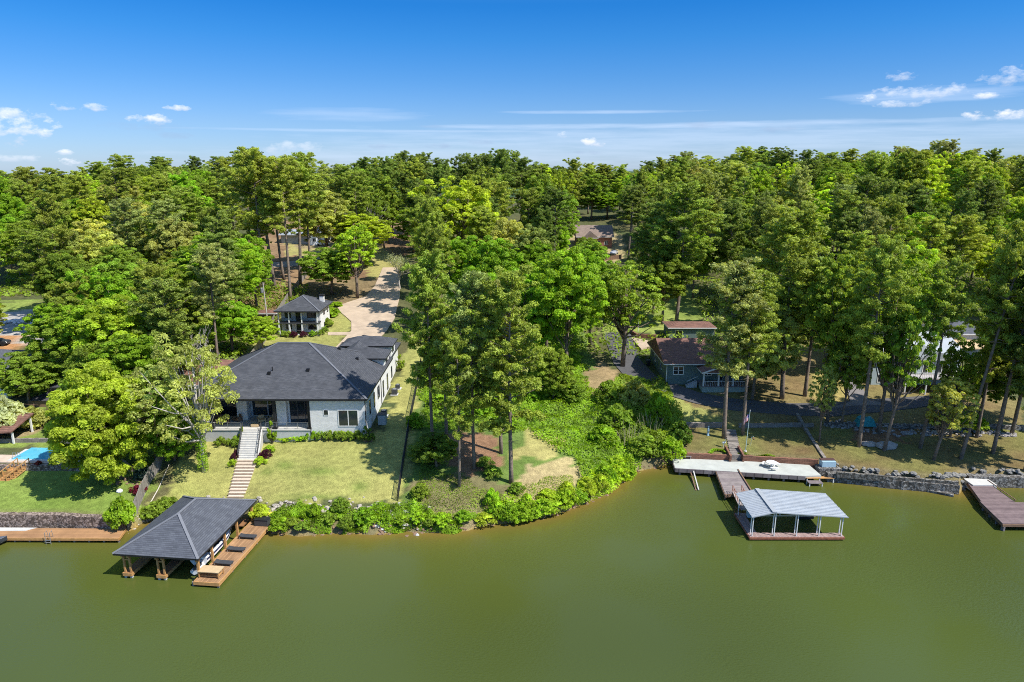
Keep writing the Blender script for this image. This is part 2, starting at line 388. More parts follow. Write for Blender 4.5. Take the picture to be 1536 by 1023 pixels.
b = nd(nt, 'ShaderNodeBump'); b.inputs['Distance'].default_value = .13; L(mr.outputs[0], b.inputs['Strength']); L(a1.outputs['Fac'], b.inputs['Height']); L(b.outputs[0], p.inputs['Normal'])
water.data.materials.append(wm); tag(water, 'olive green rippled lake water in front of the docks', 'water', kind='structure')

# ------------------------------------------------------------------ draped ribbons (roads, paths)
def resample(pts, n):
    P = [Vector(p) for p in pts]; Ls = [0]
    for a, b_ in zip(P[:-1], P[1:]): Ls.append(Ls[-1] + (b_ - a).length)
    out = []
    for i in range(n):
        t = Ls[-1] * i / (n - 1); k = 0
        while k < len(Ls) - 2 and Ls[k + 1] < t: k += 1
        out.append(P[k].lerp(P[k + 1], (t - Ls[k]) / max(Ls[k + 1] - Ls[k], 1e-6)))
    return out
def ribbon(name, left, right, m, lift=.07, n=60, across=8, label=None, cat=None, thick=.1):
    A = resample([G(*p) for p in left], n); B = resample([G(*p) for p in right], n)
    mb = MB(); vs = []; fs = []
    for a, b_ in zip(A, B):
        for k in range(across + 1):
            q = a.lerp(b_, k / across); vs.append((q.x, q.y, gz(q.x, q.y) + lift))
    w = across + 1
    for i in range(n - 1):
        for k in range(across): fs.append((i * w + k, i * w + k + 1, (i + 1) * w + k + 1, (i + 1) * w + k))
    mb.add(vs, fs)
    edge = [i * w for i in range(n)] + [(n - 1) * w + k for k in range(1, w)] + [i * w + w - 1 for i in range(n - 2, -1, -1)] + [k for k in range(w - 2, 0, -1)]
    lo = [(vs[i][0], vs[i][1], vs[i][2] - thick - .1) for i in edge]
    mb.add([vs[i] for i in edge] + lo, [(j, (j + 1) % len(edge), (j + 1) % len(edge) + len(edge), j + len(edge)) for j in range(len(edge))])
    o = mb.build(name, m); tag(o, label, cat, kind='structure'); return o
CONC = mat('driveway_concrete', (.43, .33, .235), .9, .22, .5, .1)
ribbon('driveway', [(574, 402), (562, 430), (548, 445), (535, 450), (505, 460), (512, 470), (527, 483), (527, 497), (505, 520), (485, 545)],
       [(596, 402), (600, 430), (600, 445), (596, 460), (592, 478), (580, 497), (567, 510), (548, 530), (535, 545), (525, 560)], CONC, .16, 90, 12,
       'pale tan concrete driveway curving down to the white brick house', 'driveway')
ribbon('path', [(492, 499), (528, 499)], [(492, 503), (525, 503)], CONC, .14, 12, 2, 'short concrete path from guest house to driveway', 'path')
ASPH = mat('asphalt', (.085, .082, .085), .9, .2, 1.5, .1)
ribbon('asphalt_road', [(905, 500), (920, 545), (945, 575), (985, 588), (1040, 605), (1100, 616), (1180, 622), (1250, 625), (1300, 620), (1420, 606)],
       [(945, 498), (960, 540), (985, 566), (1010, 576), (1050, 590), (1110, 600), (1190, 606), (1260, 604), (1300, 600), (1420, 592)], ASPH, .12, 90, 8,
       'dark asphalt road running past the green house along the lake', 'road')
ribbon('asphalt_drive', [(1230, 615), (1275, 605), (1270, 580), (1248, 548), (1240, 530)], [(1330, 608), (1302, 600), (1290, 575), (1270, 548), (1262, 530)],
       mat('asphalt_light', (.17, .155, .15), .9, .2, 1.5, .1), .15, 40, 8, 'lighter asphalt drive curving up behind the lakeside trees', 'road')
ribbon('dirt_lane', [(398, 395), (440, 392), (480, 385)], [(398, 402), (440, 400), (480, 393)], mat('lane', (.3, .25, .2), .95, .2, 2), .1, 20, 3, 'faint gravel lane crossing behind the tall pines', 'lane')
# ------------------------------------------------------------------ foliage
def cards(P, N, su, sv, tone, twist=None):
    """leaf cards: centres P, normals N, half sizes su, sv"""
    n = len(P); N = N / (np.linalg.norm(N, axis=1, keepdims=True) + 1e-9)
    r = rng.normal(size=(n, 3)) if twist is None else twist + rng.normal(size=(n, 3)) * .25
    U = np.cross(N, r); U /= (np.linalg.norm(U, axis=1, keepdims=True) + 1e-9); W = np.cross(N, U)
    su = np.broadcast_to(su, n)[:, None]; sv = np.broadcast_to(sv, n)[:, None]
    V = np.stack([P - U * su, P - W * sv + U * su * .15, P + U * su, P + W * sv - U * su * .15], 1)
    return V, tone
def card_mesh(name, Vt, mats):
    V = np.concatenate([a for a, _ in Vt]); T = np.concatenate([t for _, t in Vt]).astype(np.float32); n = len(V)
    me = bpy.data.meshes.new(name)
    me.vertices.add(n * 4); me.vertices.foreach_set('co', V.reshape(-1).astype(np.float32))
    me.loops.add(n * 4); me.loops.foreach_set('vertex_index', np.arange(n * 4, dtype=np.int32))
    me.polygons.add(n); me.polygons.foreach_set('loop_start', np.arange(0, n * 4, 4, dtype=np.int32))
    me.update(calc_edges=True); me.validate()
    a = me.attributes.new('tone', 'FLOAT', 'FACE'); a.data.foreach_set('value', np.clip(T, 0, 1))
    me.materials.append(mats); return me
def unit(n):
    v = rng.normal(size=(n, 3)); return v / np.linalg.norm(v, axis=1, keepdims=True)
def clump_leaves(c, r, n, size, flat=.75, up_=.35, jit=.55, tonebase=None, elong=1.0):
    u = unit(n); u[:, 2] = np.where(u[:, 2] < -.35, -u[:, 2], u[:, 2])
    rad = r * (.62 + .42 * rng.random(n)) ** .8
    P = c + u * rad[:, None] * np.array([1, 1, flat])
    N = u + np.array([0, 0, up_]) + rng.normal(size=(n, 3)) * jit
    tb = rng.random() if tonebase is None else tonebase
    tone = tb * .55 + rng.random(n) * .45
    s = size * (.7 + .6 * rng.random(n))
    return cards(P, N, s * elong, s * .62, tone)

def tree_obj(name, trunk_mb, bark, crown_me):
    root = bpy.data.objects.new(name, None); COL.objects.link(root)
    t = trunk_mb.build('trunk', bark, root, smooth_=True)
    if crown_me:
        c = bpy.data.objects.new('crown', crown_me); COL.objects.link(c); c.parent = root
    return root
PROTO = {}
def broadleaf(key, H=18, RR=5.5, cb=.25, ncl=300, per=300, lsz=.16, sparse=0, lobes=5, seed=0, low=1.8):
    random.seed(seed)
    zc = H * (cb + 1) / 2; hz = H * (1 - cb) / 2
    tr = MB(); bend = [Vector((0, 0, -.4)), Vector((.1, .05, H * .2)), Vector((.25, -.1, H * .45)), Vector((.1, .1, H * .8))]
    tr.tube(bend, [.32, .25, .18, .05], 7)
    lob = [(unit(1)[0] * np.array([1, 1, .7]), random.uniform(.1, .35)) for _ in range(lobes)]
    V = []; cs = []; g = math.pi * (3 - 5 ** .5)
    off = np.array([random.uniform(-.6, .6), random.uniform(-.6, .6), 0])
    for i in range(ncl):
        z = 1 - low * (i + .5) / ncl; th = g * i + random.uniform(-.5, .5)
        rr = math.sqrt(max(0, 1 - z * z)); u = np.array([rr * math.cos(th), rr * math.sin(th), z])
        q = .86 + sum(w * max(0, float(np.dot(u, l))) ** 3 for l, w in lob) - random.uniform(0, .30)
        if random.random() < .3: q *= random.uniform(.35, .8)
        c = np.array([u[0] * RR * q, u[1] * RR * q, zc + u[2] * hz * q]) + off * (c_ := max(0, u[2]))
        r = random.uniform(.4, .95) * RR / 5.5
        cs.append((c, r))
        V.append(clump_leaves(c, r, int(per * r * r * (1 - sparse)) + 12, lsz, .7, .35, .75))
    for c, r in random.sample(cs, min(18 if not sparse else 44, len(cs))):
        b0 = Vector((.15, 0, H * random.uniform(.22, .5))); e = Vector(c)
        m = b0.lerp(e, .5) + Vector((0, 0, -.5)); tr.tube([b0, m, e], [.12, .08, .03], 5, False)
    me = card_mesh('crown', V, LEAF)
    PROTO[key] = (tree_obj('tree_' + key, tr, GREYBARK if key == 's1' else BARK, me), H, RR)
def pine(key, H=26, RR=4.6, cb=.45, seed=0, dens=1.0, round_=1.0):
    random.seed(seed); tr = MB()
    sx, sy = random.uniform(-.5, .5), random.uniform(-.5, .5)
    ax = lambda z: Vector((sx * math.sin(z / H * 3), sy * math.sin(z / H * 2.3), z))
    zs = [-.5, 2, H * .25, H * .5, H * .75, H * .97]; tr.tube([ax(z) for z in zs], [.33, .29, .25, .2, .12, .03], 7)
    V = []; nb = int(74 * dens); wob_ = [random.uniform(.75, 1.2) for _ in range(8)]
    for i in range(nb):
        t = (i + random.random()) / nb; z = H * (cb + (1 - cb) * t ** .92)
        prof = (math.sin(math.pi * (.17 + .70 * t)) ** .75) * (1.1 - .2 * t) * round_
        th = random.uniform(0, 6.283)
        Lb = RR * prof * random.uniform(.55, 1.1) * wob_[int((th * 1.27 + t * 5) % 8)] + .3
        rise = .05 + .65 * t + random.uniform(-.1, .15)
        b0 = ax(z); d = Vector((math.cos(th), math.sin(th), rise)).normalized(); e = b0 + d * Lb
        tr.tube([b0, b0.lerp(e, .5) + Vector((0, 0, -.15)), e], [.065, .045, .02], 4, False)
        k = max(2, int(Lb / .62))
        for j in range(k):
            f = 1 - j * .62 / max(Lb, .7)
            if f < .22: break
            c = np.array(b0.lerp(e, f)) + rng.normal(size=3) * np.array([.38, .38, .2]) + np.array([0, 0, .12])
            r = random.uniform(.42, .80)
            n = int(130 * r)
            u = unit(n); P = c + u * (r * (.3 + .7 * rng.random(n)))[:, None] * np.array([1, 1, .62])
            N = rng.normal(size=(n, 3)) * .6 + np.array([0, 0, .5]) + u * .9
            tone = random.random() * .5 + rng.random(n) * .5
            V.append(cards(P, N, .21, .07, tone, twist=None))
    for j in range(5):
        c = np.array(ax(H * (.90 + .02 * j))) + rng.normal(size=3) * .45; n = 80; u = unit(n); P = c + u * .55 * np.array([1, 1, .7])
        V.append(cards(P, u + np.array([0, 0, .5]), .2, .07, rng.random(n)))
    for j in range(9):
        z = H * random.uniform(.2, cb + .1); th = random.uniform(0, 6.28); b0 = ax(z)
        tr.tube([b0, b0 + Vector((math.cos(th), math.sin(th), .1)) * random.uniform(.6, 2.0)], [.04, .015], 4, False)
    PROTO[key] = (tree_obj('tree_' + key, tr, BARK, card_mesh('crown', V, NEEDLE)), H, RR)
def bare(key, H=10, RR=3.5, seed=0, twigs=False):
    random.seed(seed); tr = MB(); tips = []
    def br(p, d, l, r, lv):
        e = p + d * l; m = p.lerp(e, .5) + Vector((random.uniform(-.1, .1), random.uniform(-.1, .1), 0)) * l
        tr.tube([p, m, e], [r, r * .8, r * .6], 5 if lv < 2 else 3, False); tips.append(e)
        if lv < 4:
            for _ in range(3 if lv else 5):
                nd_ = (d + Vector((random.gauss(0, .5), random.gauss(0, .5), random.uniform(-.1, .45)))).normalized()
                br(e if random.random() < .6 else m, nd_, l * random.uniform(.55, .8), r * .58, lv + 1)
    br(Vector((0, 0, -.3)), Vector((0, 0, 1)), H * .3, .2, 0)
    me = None
    if twigs:
        P = np.array([tips[int(rng.integers(len(tips)))] for _ in range(3500)]) + rng.normal(size=(3500, 3)) * .3
        me = card_mesh('crown', [cards(P, rng.normal(size=(3500, 3)), .1, .03, rng.random(3500))], LEAF)
    PROTO[key] = (tree_obj('tree_' + key, tr, GREYBARK, me), H, RR)
def bush(key, RR=1.2, H=1.3, ncl=18, per=70, lsz=.12, seed=0):
    random.seed(seed); V = []; tr = MB()
    for i in range(ncl):
        a = random.uniform(0, 6.28); q = random.random() ** .6 * .95; hh = H * random.uniform(.25, 1.05) * (1 - .55 * q * q); c = np.array([math.cos(a) * q * RR, math.sin(a) * q * RR, hh])
        V.append(clump_leaves(c, RR * random.uniform(.15, .34), per, lsz * random.uniform(.8, 1.3), .9, .4, .9))
        tr.tube([(0, 0, -.1), tuple(c)], [.035, .012], 4, False)
    root = bpy.data.objects.new('b_' + key, None); COL.objects.link(root)
    tr.build('stem', BARK, root); c = bpy.data.objects.new('foliage', card_mesh('foliage', V, LEAF)); COL.objects.link(c); c.parent = root
    PROTO[key] = (root, H, RR)
broadleaf('b1', seed=1); broadleaf('b2', seed=2, H=17, RR=5.2, cb=.18, lobes=7); broadleaf('b3', seed=3, H=20, RR=5.0, cb=.3)
broadleaf('b4', seed=4, H=14, RR=5.5, cb=.2, lobes=8); broadleaf('b5', seed=5, H=18, RR=4.6, cb=.12, lobes=4); broadleaf('b6', seed=9, H=19, RR=5.2, cb=.22, lobes=6)
broadleaf('b7', seed=10, H=14, RR=6, cb=.0, ncl=380, lobes=6, low=1.95)
broadleaf('s1', seed=6, H=17, RR=6, cb=.2, ncl=150, per=200, sparse=.4, lobes=8); broadleaf('s2', seed=8, H=15, RR=4.2, cb=.3, ncl=170, per=280, sparse=.3)
pine('p1', seed=11); pine('p2', seed=12, H=28, RR=4.6, cb=.5); pine('p3', seed=13, H=24, RR=4.2, cb=.38, dens=1.1); pine('p4', seed=14, H=27, RR=5.2, cb=.42, dens=1.2)
pine('p5', seed=15, H=26, RR=3.8, cb=.6, dens=.75); pine('p6', seed=16, H=25, RR=5, cb=.33, dens=1.3); pine('p8', seed=18, H=26, RR=5.6, cb=.26, dens=1.25); pine('p7', seed=17, H=27, RR=4.4, cb=.52, dens=.85)
bare('d1', seed=21); bare('d2', seed=22, H=9, RR=4, twigs=True)
bush('u1', seed=31, ncl=34, lsz=.09); bush('u2', seed=32, ncl=34, H=1.1, lsz=.09); bush('u3', seed=33, H=2.0, RR=.9, ncl=34, lsz=.1); bush('u4', seed=34, H=1.6, RR=1.4, ncl=60, per=60, lsz=.13); bush('u5', seed=35, H=2.0, RR=1.5, ncl=50, per=50, lsz=.14)
for r, _, _ in PROTO.values():
    r.location = (0, -500, 0)
used_proto = set()
def plant(key, name, loc, h, r, color, label=None, cat='tree', group=None, lean=(0, 0), rz=None, bark=None):
    root, H0, R0 = PROTO[key]
    if key in used_proto: o = copy_tree(root)
    else: o = root; used_proto.add(key)
    o.name = name; o.location = loc; s = r / R0
    o.rotation_euler = (lean[0], lean[1], random.uniform(0, 6.28) if rz is None else rz)
    o.scale = (s, s * random.uniform(.92, 1.08), h / H0)
    for c in o.children:
        if c.name.startswith(('crown', 'foliage')): c.color = (*color, 1)
    tag(o, label, cat, group); return o

TONE = {'oak': (.370, .490, .040), 'bright': (.260, .420, .022), 'yellow': (.400, .520, .035), 'mid': (.245, .350, .035), 'pale': (.400, .450, .110), 'gold': (.470, .500, .110), 'deep': (.150, .245, .028),
        'olive': (.310, .385, .050), 'dark': (.200, .270, .045), 'grey': (.345, .395, .110), 'cream': (.50, .52, .26), 'lime': (.380, .550, .030)}
def shade(t, j=.16):
    c = TONE[t]; k = random.uniform(1 - j, 1 + j); return (c[0] * k * random.uniform(.92, 1.08), c[1] * k, c[2] * k)
BOXES = []
def key_tree(kind, bx, by, top, rpx, tone, label, lean=(0, 0), cx=None, name=None, cb=None, group=None):
    g = G(bx, by); dep = proj(g.x, g.y, g.z)[2]
    h = zat(top, g.y) - g.z; r = rpx * dep / F
    nm = name or ('pine_tree' if kind[0] == 'p' else 'bare_tree' if kind[0] == 'd' else 'broadleaf_tree')
    o = plant(kind, nm, g, h, r, shade(tone, .06), label, 'tree', group, lean)
    cy = (by + top) / 2; BOXES.append((bx, top, by, rpx)); KEYPOS.append((g.x, g.y, r))
    return o
KEYPOS = []
KT = [
 ('b7', 160, 722, 542, 70, 'oak', 'big yellow-green oak shading the lower lawn left of the boathouse'),
 ('s1', 306, 707, 495, 60, 'pale', 'tree with ivy-wrapped trunk beside the timber lawn steps'),
 ('s2', 236, 690, 545, 62, 'pale', 'pale open-crowned tree just left of the plank privacy fence'),
 ('b7', 262, 690, 585, 34, 'bright', 'narrow green tree hugging the plank fence above the boathouse roof'),
 ('b1', 190, 600, 442, 62, 'yellow', 'large lime green tree rising behind the yellow-green oak'),
 ('b3', 98, 575, 450, 36, 'bright', 'bright green tree at the right edge of the gravel lot'),
 ('b4', 45, 610, 530, 45, 'mid', 'rounded green tree beside the far-left white house wall'),
 ('b2', 120, 590, 470, 46, 'mid', 'spreading green tree between gravel lot and brick outdoor fireplace'),
 ('b5', 135, 650, 560, 42, 'mid', 'green tree just right of the brick outdoor fireplace'),
 ('b4', 350, 530, 448, 40, 'bright', 'bright green tree against the plank fence left of the guest house'),
 ('b2', 395, 530, 470, 24, 'yellow', 'small yellow-green tree tight against the fence below the utility pole'),
 ('b3', 335, 500, 345, 52, 'bright', 'bright green tall tree left of the utility pole'),
 ('b2', 260, 590, 470, 38, 'olive', 'olive green tree between the two dead grey trees'),
 ('p1', 398, 446, 232, 40, 'olive', 'tall pine with trunk just behind the utility pole'),
 ('p5', 413, 436, 240, 36, 'olive', 'tall pine second from the left of the guest house row'),
 ('p2', 436, 451, 246, 38, 'olive', 'tall pine with trunk directly behind the guest house left eave'),
 ('p5', 450, 428, 240, 36, 'olive', 'thick-trunked tall pine beside the upper end of the plank fence'),
 ('p1', 467, 420, 238, 32, 'olive', 'tall pine furthest right in the row above the guest house'),
 ('p5', 426, 420, 250, 28, 'grey', 'thin pine set back between the tall guest house pines'),
 ('b4', 498, 442, 372, 42, 'mid', 'low spreading oak on the mulch behind the guest house chimney'),
 ('s2', 536, 447, 330, 36, 'yellow', 'slender yellow-leaved tree on the left verge of the driveway'),
 ('b1', 490, 400, 282, 44, 'gold', 'tall golden-green oak in front of the distant white house'),
 ('b3', 548, 400, 318, 42, 'yellow', 'yellow-green oak at the left of the driveway head'),
 ('d2', 600, 433, 362, 34, 'cream', 'bare grey-twigged tree at the right edge of the driveway'),
 ('d1', 292, 590, 440, 28, 'grey', 'dead silvery tree standing nearest the brown-roofed house'),
 ('d1', 318, 595, 462, 26, 'grey', 'smaller dead grey tree between the fence and ivy-wrapped tree'),
 ('d1', 262, 560, 448, 20, 'grey', 'dead leaning grey tree left of its two dead neighbours'),
 ('p6', 649, 668, 392, 44, 'olive', 'pine in the lakeside grove nearest the dark chain-link fence'),
 ('p1', 670, 655, 470, 40, 'olive', 'pine with the thickest trunk at the back left of the grove'),
 ('p3', 689, 730, 508, 34, 'olive', 'shortest grove pine with bare trunk nearest the water at left'),
 ('p6', 711, 702, 424, 48, 'grey', 'grey-green pine in the middle of the lakeside grove'),
 ('p3', 752, 680, 430, 40, 'grey', 'slim grey-green pine at the back right of the grove'),
 ('p8', 767, 724, 418, 68, 'olive', 'broadest pine of the grove, above the bare dirt clearing'),
 ('b4', 655, 702, 650, 36, 'deep', 'low dark green sapling cluster under the grove beside the chain-link fence'),
 ('b1', 850, 570, 368, 56, 'bright', 'rich green tree between the grove and the asphalt road'),
 ('b2', 795, 560, 400, 50, 'bright', 'bright green tree directly behind the broad grove pine'),
 ('s2', 934, 550, 384, 52, 'mid', 'open-branched tree with dark trunk standing in the asphalt road bend'),
 ('p4', 1014, 486, 286, 50, 'olive', 'tall full pine standing on the strip of lawn behind the green house'),
 ('p3', 1086, 657, 402, 48, 'grey', 'left one of two tall pines beside the stone lake steps'),
 ('p2', 1114, 652, 418, 44, 'olive', 'right one of two tall pines beside the stone lake steps'),
 ('p4', 1173, 598, 322, 62, 'olive', 'huge pine right of the green house porch'),
 ('p3', 1207, 594, 395, 40, 'dark', 'darker pine between the huge pine and the asphalt drive bend'),
 ('b3', 1241, 632, 372, 44, 'mid', 'green-crowned tall tree at the inner edge of the asphalt drive'),
 ('s2', 1229, 662, 540, 20, 'pale', 'thin sapling on the slope above the metal-roofed dock'),
 ('p1', 1288, 670, 368, 46, 'olive', 'tall straight pine just left of the turquoise tarp'),
 ('s2', 1318, 650, 385, 40, 'mid', 'thick-trunked leafy tree immediately right of the turquoise tarp'),
 ('s2', 1326, 676, 430, 36, 'mid', 'leafy tree leaning right beside the pale boulder', (0, .09)),
 ('p5', 1380, 672, 400, 34, 'olive', 'slim pine in front of the pale metal roof'),
 ('s2', 1400, 690, 560, 34, 'gold', 'small yellow-blossomed tree leaning over the right stone seawall', (0, .14)),
 ('p7', 1441, 688, 345, 42, 'olive', 'leaning pine right of the yellow-blossomed tree', (0, .12)),
 ('p4', 1489, 680, 374, 50, 'dark', 'dark leaning pine near the right edge above the brown dock', (0, .08)),
 ('p6', 1538, 706, 400, 50, 'dark', 'dark pine at the right edge above the seawall'),
 ('b4', 1470, 620, 540, 34, 'mid', 'dense green tree under the dark slate roof at right'),
 ('b1', 1345, 545, 360, 46, 'yellow', 'bright yellow-green tree standing behind the pale metal roof'),
 ('b6', 705, 490, 342, 44, 'bright', 'bright green tree behind the left side of the pine grove'),
 ('b1', 740, 520, 352, 46, 'bright', 'vivid green tree directly behind the grey-green grove pines'),
 ('b2', 700, 425, 262, 54, 'yellow', 'huge yellow-green tree on the slope above the grove'),
 ('b3', 820, 540, 372, 46, 'bright', 'vivid green tree at the top of the weedy slope'),
 ('b6', 885, 520, 362, 44, 'bright', 'rich green tree beside the upper asphalt road bend'),
 ('b5', 775, 470, 372, 40, 'bright', 'bright green tree set back behind the weedy slope'),
 ('b7', 690, 560, 470, 34, 'mid', 'low green tree filling between the grove trunks'),
 ('b7', 830, 600, 520, 30, 'mid', 'low green tree at the top edge of the weedy slope'),
 ('b6', 1150, 560, 420, 40, 'mid', 'leafy tree behind the green house porch'),
 ('b3', 1262, 560, 400, 40, 'mid', 'leafy tree at the back of the asphalt drive bend'),
 ('p6', 1465, 656, 362, 40, 'olive', 'pine between the two dark leaning pines at the right edge'),
 ('p4', 1518, 650, 350, 48, 'olive', 'full pine behind the dark pine at the right edge'),
 ('p6', 1578, 700, 392, 52, 'olive', 'pine cut off by the right edge above the brown dock'),
 ('p4', 1606, 660, 372, 52, 'olive', 'pine mostly beyond the right edge behind the seawall'),
 ('b4', 1500, 640, 470, 44, 'deep', 'dense deep green tree behind the dark leaning pine'),
 ('b1', 1262, 640, 470, 34, 'olive', 'olive leafy tree on the slope left of the turquoise tarp'),
 ('s2', 1425, 655, 500, 28, 'mid', 'slim green tree right of the yellow-blossomed tree'),
 ('b4', 1130, 590, 500, 34, 'mid', 'low leafy tree shading the green house porch roof'),
]
KT_DONE = []
def plant_key(t):
    lean = t[7] if len(t) > 7 else (0, 0)
    o = key_tree(*t[:7], lean=lean)
    if lean != (0, 0): o.rotation_euler[2] = 0
for t in KT: plant_key(t)

# forest ------------------------------------------------------------
NO_BASE = [[(230, 800), (270, 640), (380, 540), (430, 440), (455, 415), (600, 380), (640, 420), (630, 520), (605, 800)],
           [(0, 800), (0, 440), (60, 440), (60, 600), (120, 600), (230, 700), (200, 800)],
           [(600, 800), (620, 560), (700, 520), (800, 570), (870, 560), (1000, 600), (1130, 610), (1140, 590), (1300, 590), (1320, 640), (1540, 650), (1700, 650), (1700, 760), (960, 760), (900, 800)],
           [(895, 600), (900, 495), (1120, 480), (1125, 620), (1000, 620)], [(1220, 640), (1220, 520), (1275, 520), (1310, 640)], [(1335, 600), (1335, 480), (1500, 480), (1500, 600)],
           [(860, 400), (862, 330), (930, 330), (930, 400)], [(430, 390), (430, 335), (500, 335), (500, 390)], [(395, 450), (400, 385), (600, 385), (600, 450)]]
KEEP = [(450, 345, G(464, 368).y), (478, 348, G(464, 368).y), (444, 350, 210), (455, 350, 210), (476, 350, 210), (485, 350, 210), (440, 385, 185), (475, 385, 185), (585, 410, 200), (585, 440, 190), (560, 460, 165), (450, 470, 150), (420, 460, 150), (395, 470, 140), (505, 430, 170), (550, 430, 170),
        (880, 335, G(866, 372).y), (905, 338, G(866, 372).y), (895, 330, G(866, 372).y), (915, 372, G(866, 372).y), (925, 380, 180), (1040, 430, 160), (1045, 450, 150), (1010, 470, 150), (975, 490, 150), (935, 520, 130), (1025, 500, 145), (1000, 530, 130), (1075, 560, 115),
        (15, 455, 160), (40, 460, 160), (40, 490, 140), (15, 500, 140), (55, 475, 150), (95, 630, 110), (70, 605, 110), (85, 580, 112), (10, 540, 120), (80, 575, 112), (290, 575, 105), (265, 560, 105), (1360, 520, 118), (1410, 530, 118), (1385, 545, 118), (1345, 530, 118), (1430, 560, 112), (1395, 575, 110), (1450, 505, 130), (1455, 528, 125), (1170, 520, 105), (1260, 580, 105), (400, 300, 0), (1240, 560, 110), (1450, 570, 112)]
def sky_y(px):
    return np.interp(px, [-300, 0, 60, 120, 200, 300, 400, 450, 500, 560, 640, 700, 760, 830, 900, 960, 1000, 1060, 1120, 1180, 1250, 1300, 1340, 1440, 1500, 1536, 1900],
                     [262, 256, 253, 257, 238, 238, 228, 242, 252, 238, 228, 240, 230, 240, 246, 248, 232, 238, 218, 230, 228, 226, 215, 216, 236, 240, 240])
cand = []
Y = 97.0; row = 0
while Y < 345:
    s = 7.6 + 3.4 * min(1, (Y - 97) / 150)
    W = Y * .80 + 14; x = -W + (s / 2 if row % 2 else 0)
    while x < W:
        jx, jy = x + random.uniform(-.32, .32) * s, Y + random.uniform(-.32, .32) * s
        cand.append((jx, jy)); x += s
    Y += s * .87; row += 1
FT = []
for x, y in cand:
    z = gz(x, y); px, py, dep = proj(x, y, z)
    if dep < 50 or not -70 < px < 1610: continue
    if any(inpoly(np.array([px]), np.array([py]), q)[0] for q in NO_BASE): continue
    if any((x - a) ** 2 + (y - b_) ** 2 < (3.2 if y > 130 else 2.6) ** 2 for a, b_, _ in KEYPOS): continue
    base_p = (.62 if y > 205 else .16) if px < 390 else .5 if px < 660 else (.45 if y > 215 else .18) if px < 960 else (.40 if y > 190 else .58)
    npine = base_p + .6 * (vnoise(x, y, 26, 77) - .5)
    ispine = random.random() < float(npine)
    h = random.uniform(20, 27) if ispine else random.uniform(14, 22)
    if y < 135: h *= .84
    r = random.uniform(3.8, 5.2) if ispine else random.uniform(4.2, 6.0)
    if y > 200: r *= 1.15
    if y > 225:
        want = zat(float(sky_y(px)) + random.choice([0, 3, 8, 14, 22, 30]) + (0 if ispine else 8), y)
        h = min(max(want - z, 11), 34)
    elif y > 150:
        lim = zat(float(sky_y(px)) + 10 + random.uniform(0, 14), y); h = min(h, max(10, lim - z))
    top = proj(x, y, z + h)[1]; bot = proj(x, y, z + h * (.42 if ispine else .15))[1]; rp = r * F / dep
    bad = False
    for kx, ky, kd in KEEP:
        if y < kd and abs(px - kx) < rp * 1.05 + 2 and top - 2 < ky < bot + 3: bad = True; break
        if y < kd and abs(px - kx) < 3 and top < ky < py: bad = True; break
    if bad: continue
    t = vnoise(x, y, 20, 55) + random.uniform(-.25, .25)
    if ispine:
        key = random.choice(['p1', 'p2', 'p3', 'p4', 'p5', 'p6', 'p6', 'p4', 'p7']); tone = 'dark' if t < .42 else 'olive' if t < .85 else 'grey'
        if h < 21: key = random.choice(['p3', 'p6'])
    else:
        key = random.choice(['b1', 'b2', 'b3', 'b4', 'b5', 'b6', 'b6', 's1' if random.random() < .5 else 'b2'])
        tone = 'mid' if t < .36 else 'bright' if t < .56 else 'olive' if t < .66 else 'yellow' if t < .86 else 'pale' if t < .98 else 'gold'
        if px > 1180 and y > 190 and random.random() < .4: tone = 'yellow'
        if 130 < px < 240 and 300 < top < 340: tone = 'gold'
        if 640 < px < 900 and y < 220 and tone in ('olive', 'yellow'): tone = 'bright'
    FT.append((key, x, y, z, h, r, tone, ispine, px, top))
cov = np.zeros((342, 512), bool); yy, xx = np.mgrid[0:342, 0:512]
def stamp(px, top, bot, rp, f=1.0, put=True):
    cx, cy = px / 3, (top + bot) / 6; a_, c_ = max(rp / 3 * f, .6), max((bot - top) / 6 * f, .6)
    x0, x1, y0, y1 = int(max(cx - a_, 0)), int(min(cx + a_ + 2, 512)), int(max(cy - c_, 0)), int(min(cy + c_ + 2, 342))
    if x1 <= x0 or y1 <= y0: return 0, 1
    m = ((xx[y0:y1, x0:x1] - cx) / a_) ** 2 + ((yy[y0:y1, x0:x1] - cy) / c_) ** 2 < 1
    new = (m & ~cov[y0:y1, x0:x1]).sum(); tot = max(m.sum(), 1)
    if put: cov[y0:y1, x0:x1] |= m
    return new, tot
for bx, top, by, rp in BOXES: stamp(bx, top, top + (by - top) * .62, rp, .85)
FT.sort(key=lambda f: f[2]); keep_ = []
for f in FT:
    key, x, y, z, h, r, tone, ip, px, top = f; dep = proj(x, y, z + h)[2]; bot = proj(x, y, z + h * (.4 if ip else .15))[1]; rp = r * F / dep
    new, tot = stamp(px, top, bot, rp, 1.0, False)
    if new < max(.13 * tot, 7): continue
    stamp(px, top, bot, rp, .8); keep_.append(f)
FT = keep_
print('forest trees', len(FT), 'pines', sum(f[7] for f in FT), 'far', sum(f[2]>200 for f in FT))
SECT = [(-1e3, 110, 'above the gravel lot'), (110, 250, 'behind the yellow-green oak'), (250, 385, 'left of the utility pole'), (385, 500, 'above the guest house'), (500, 640, 'above the driveway head'),
        (640, 780, 'behind the pine grove'), (780, 865, 'left of distant brown roof'), (865, 945, 'by the distant brown roof'), (945, 1080, 'behind the green house'), (1080, 1220, 'above the tall steps pines'),
        (1220, 1350, 'above the turquoise tarp'), (1350, 1450, 'behind the pale metal roof'), (1450, 3e3, 'at the far right edge')]
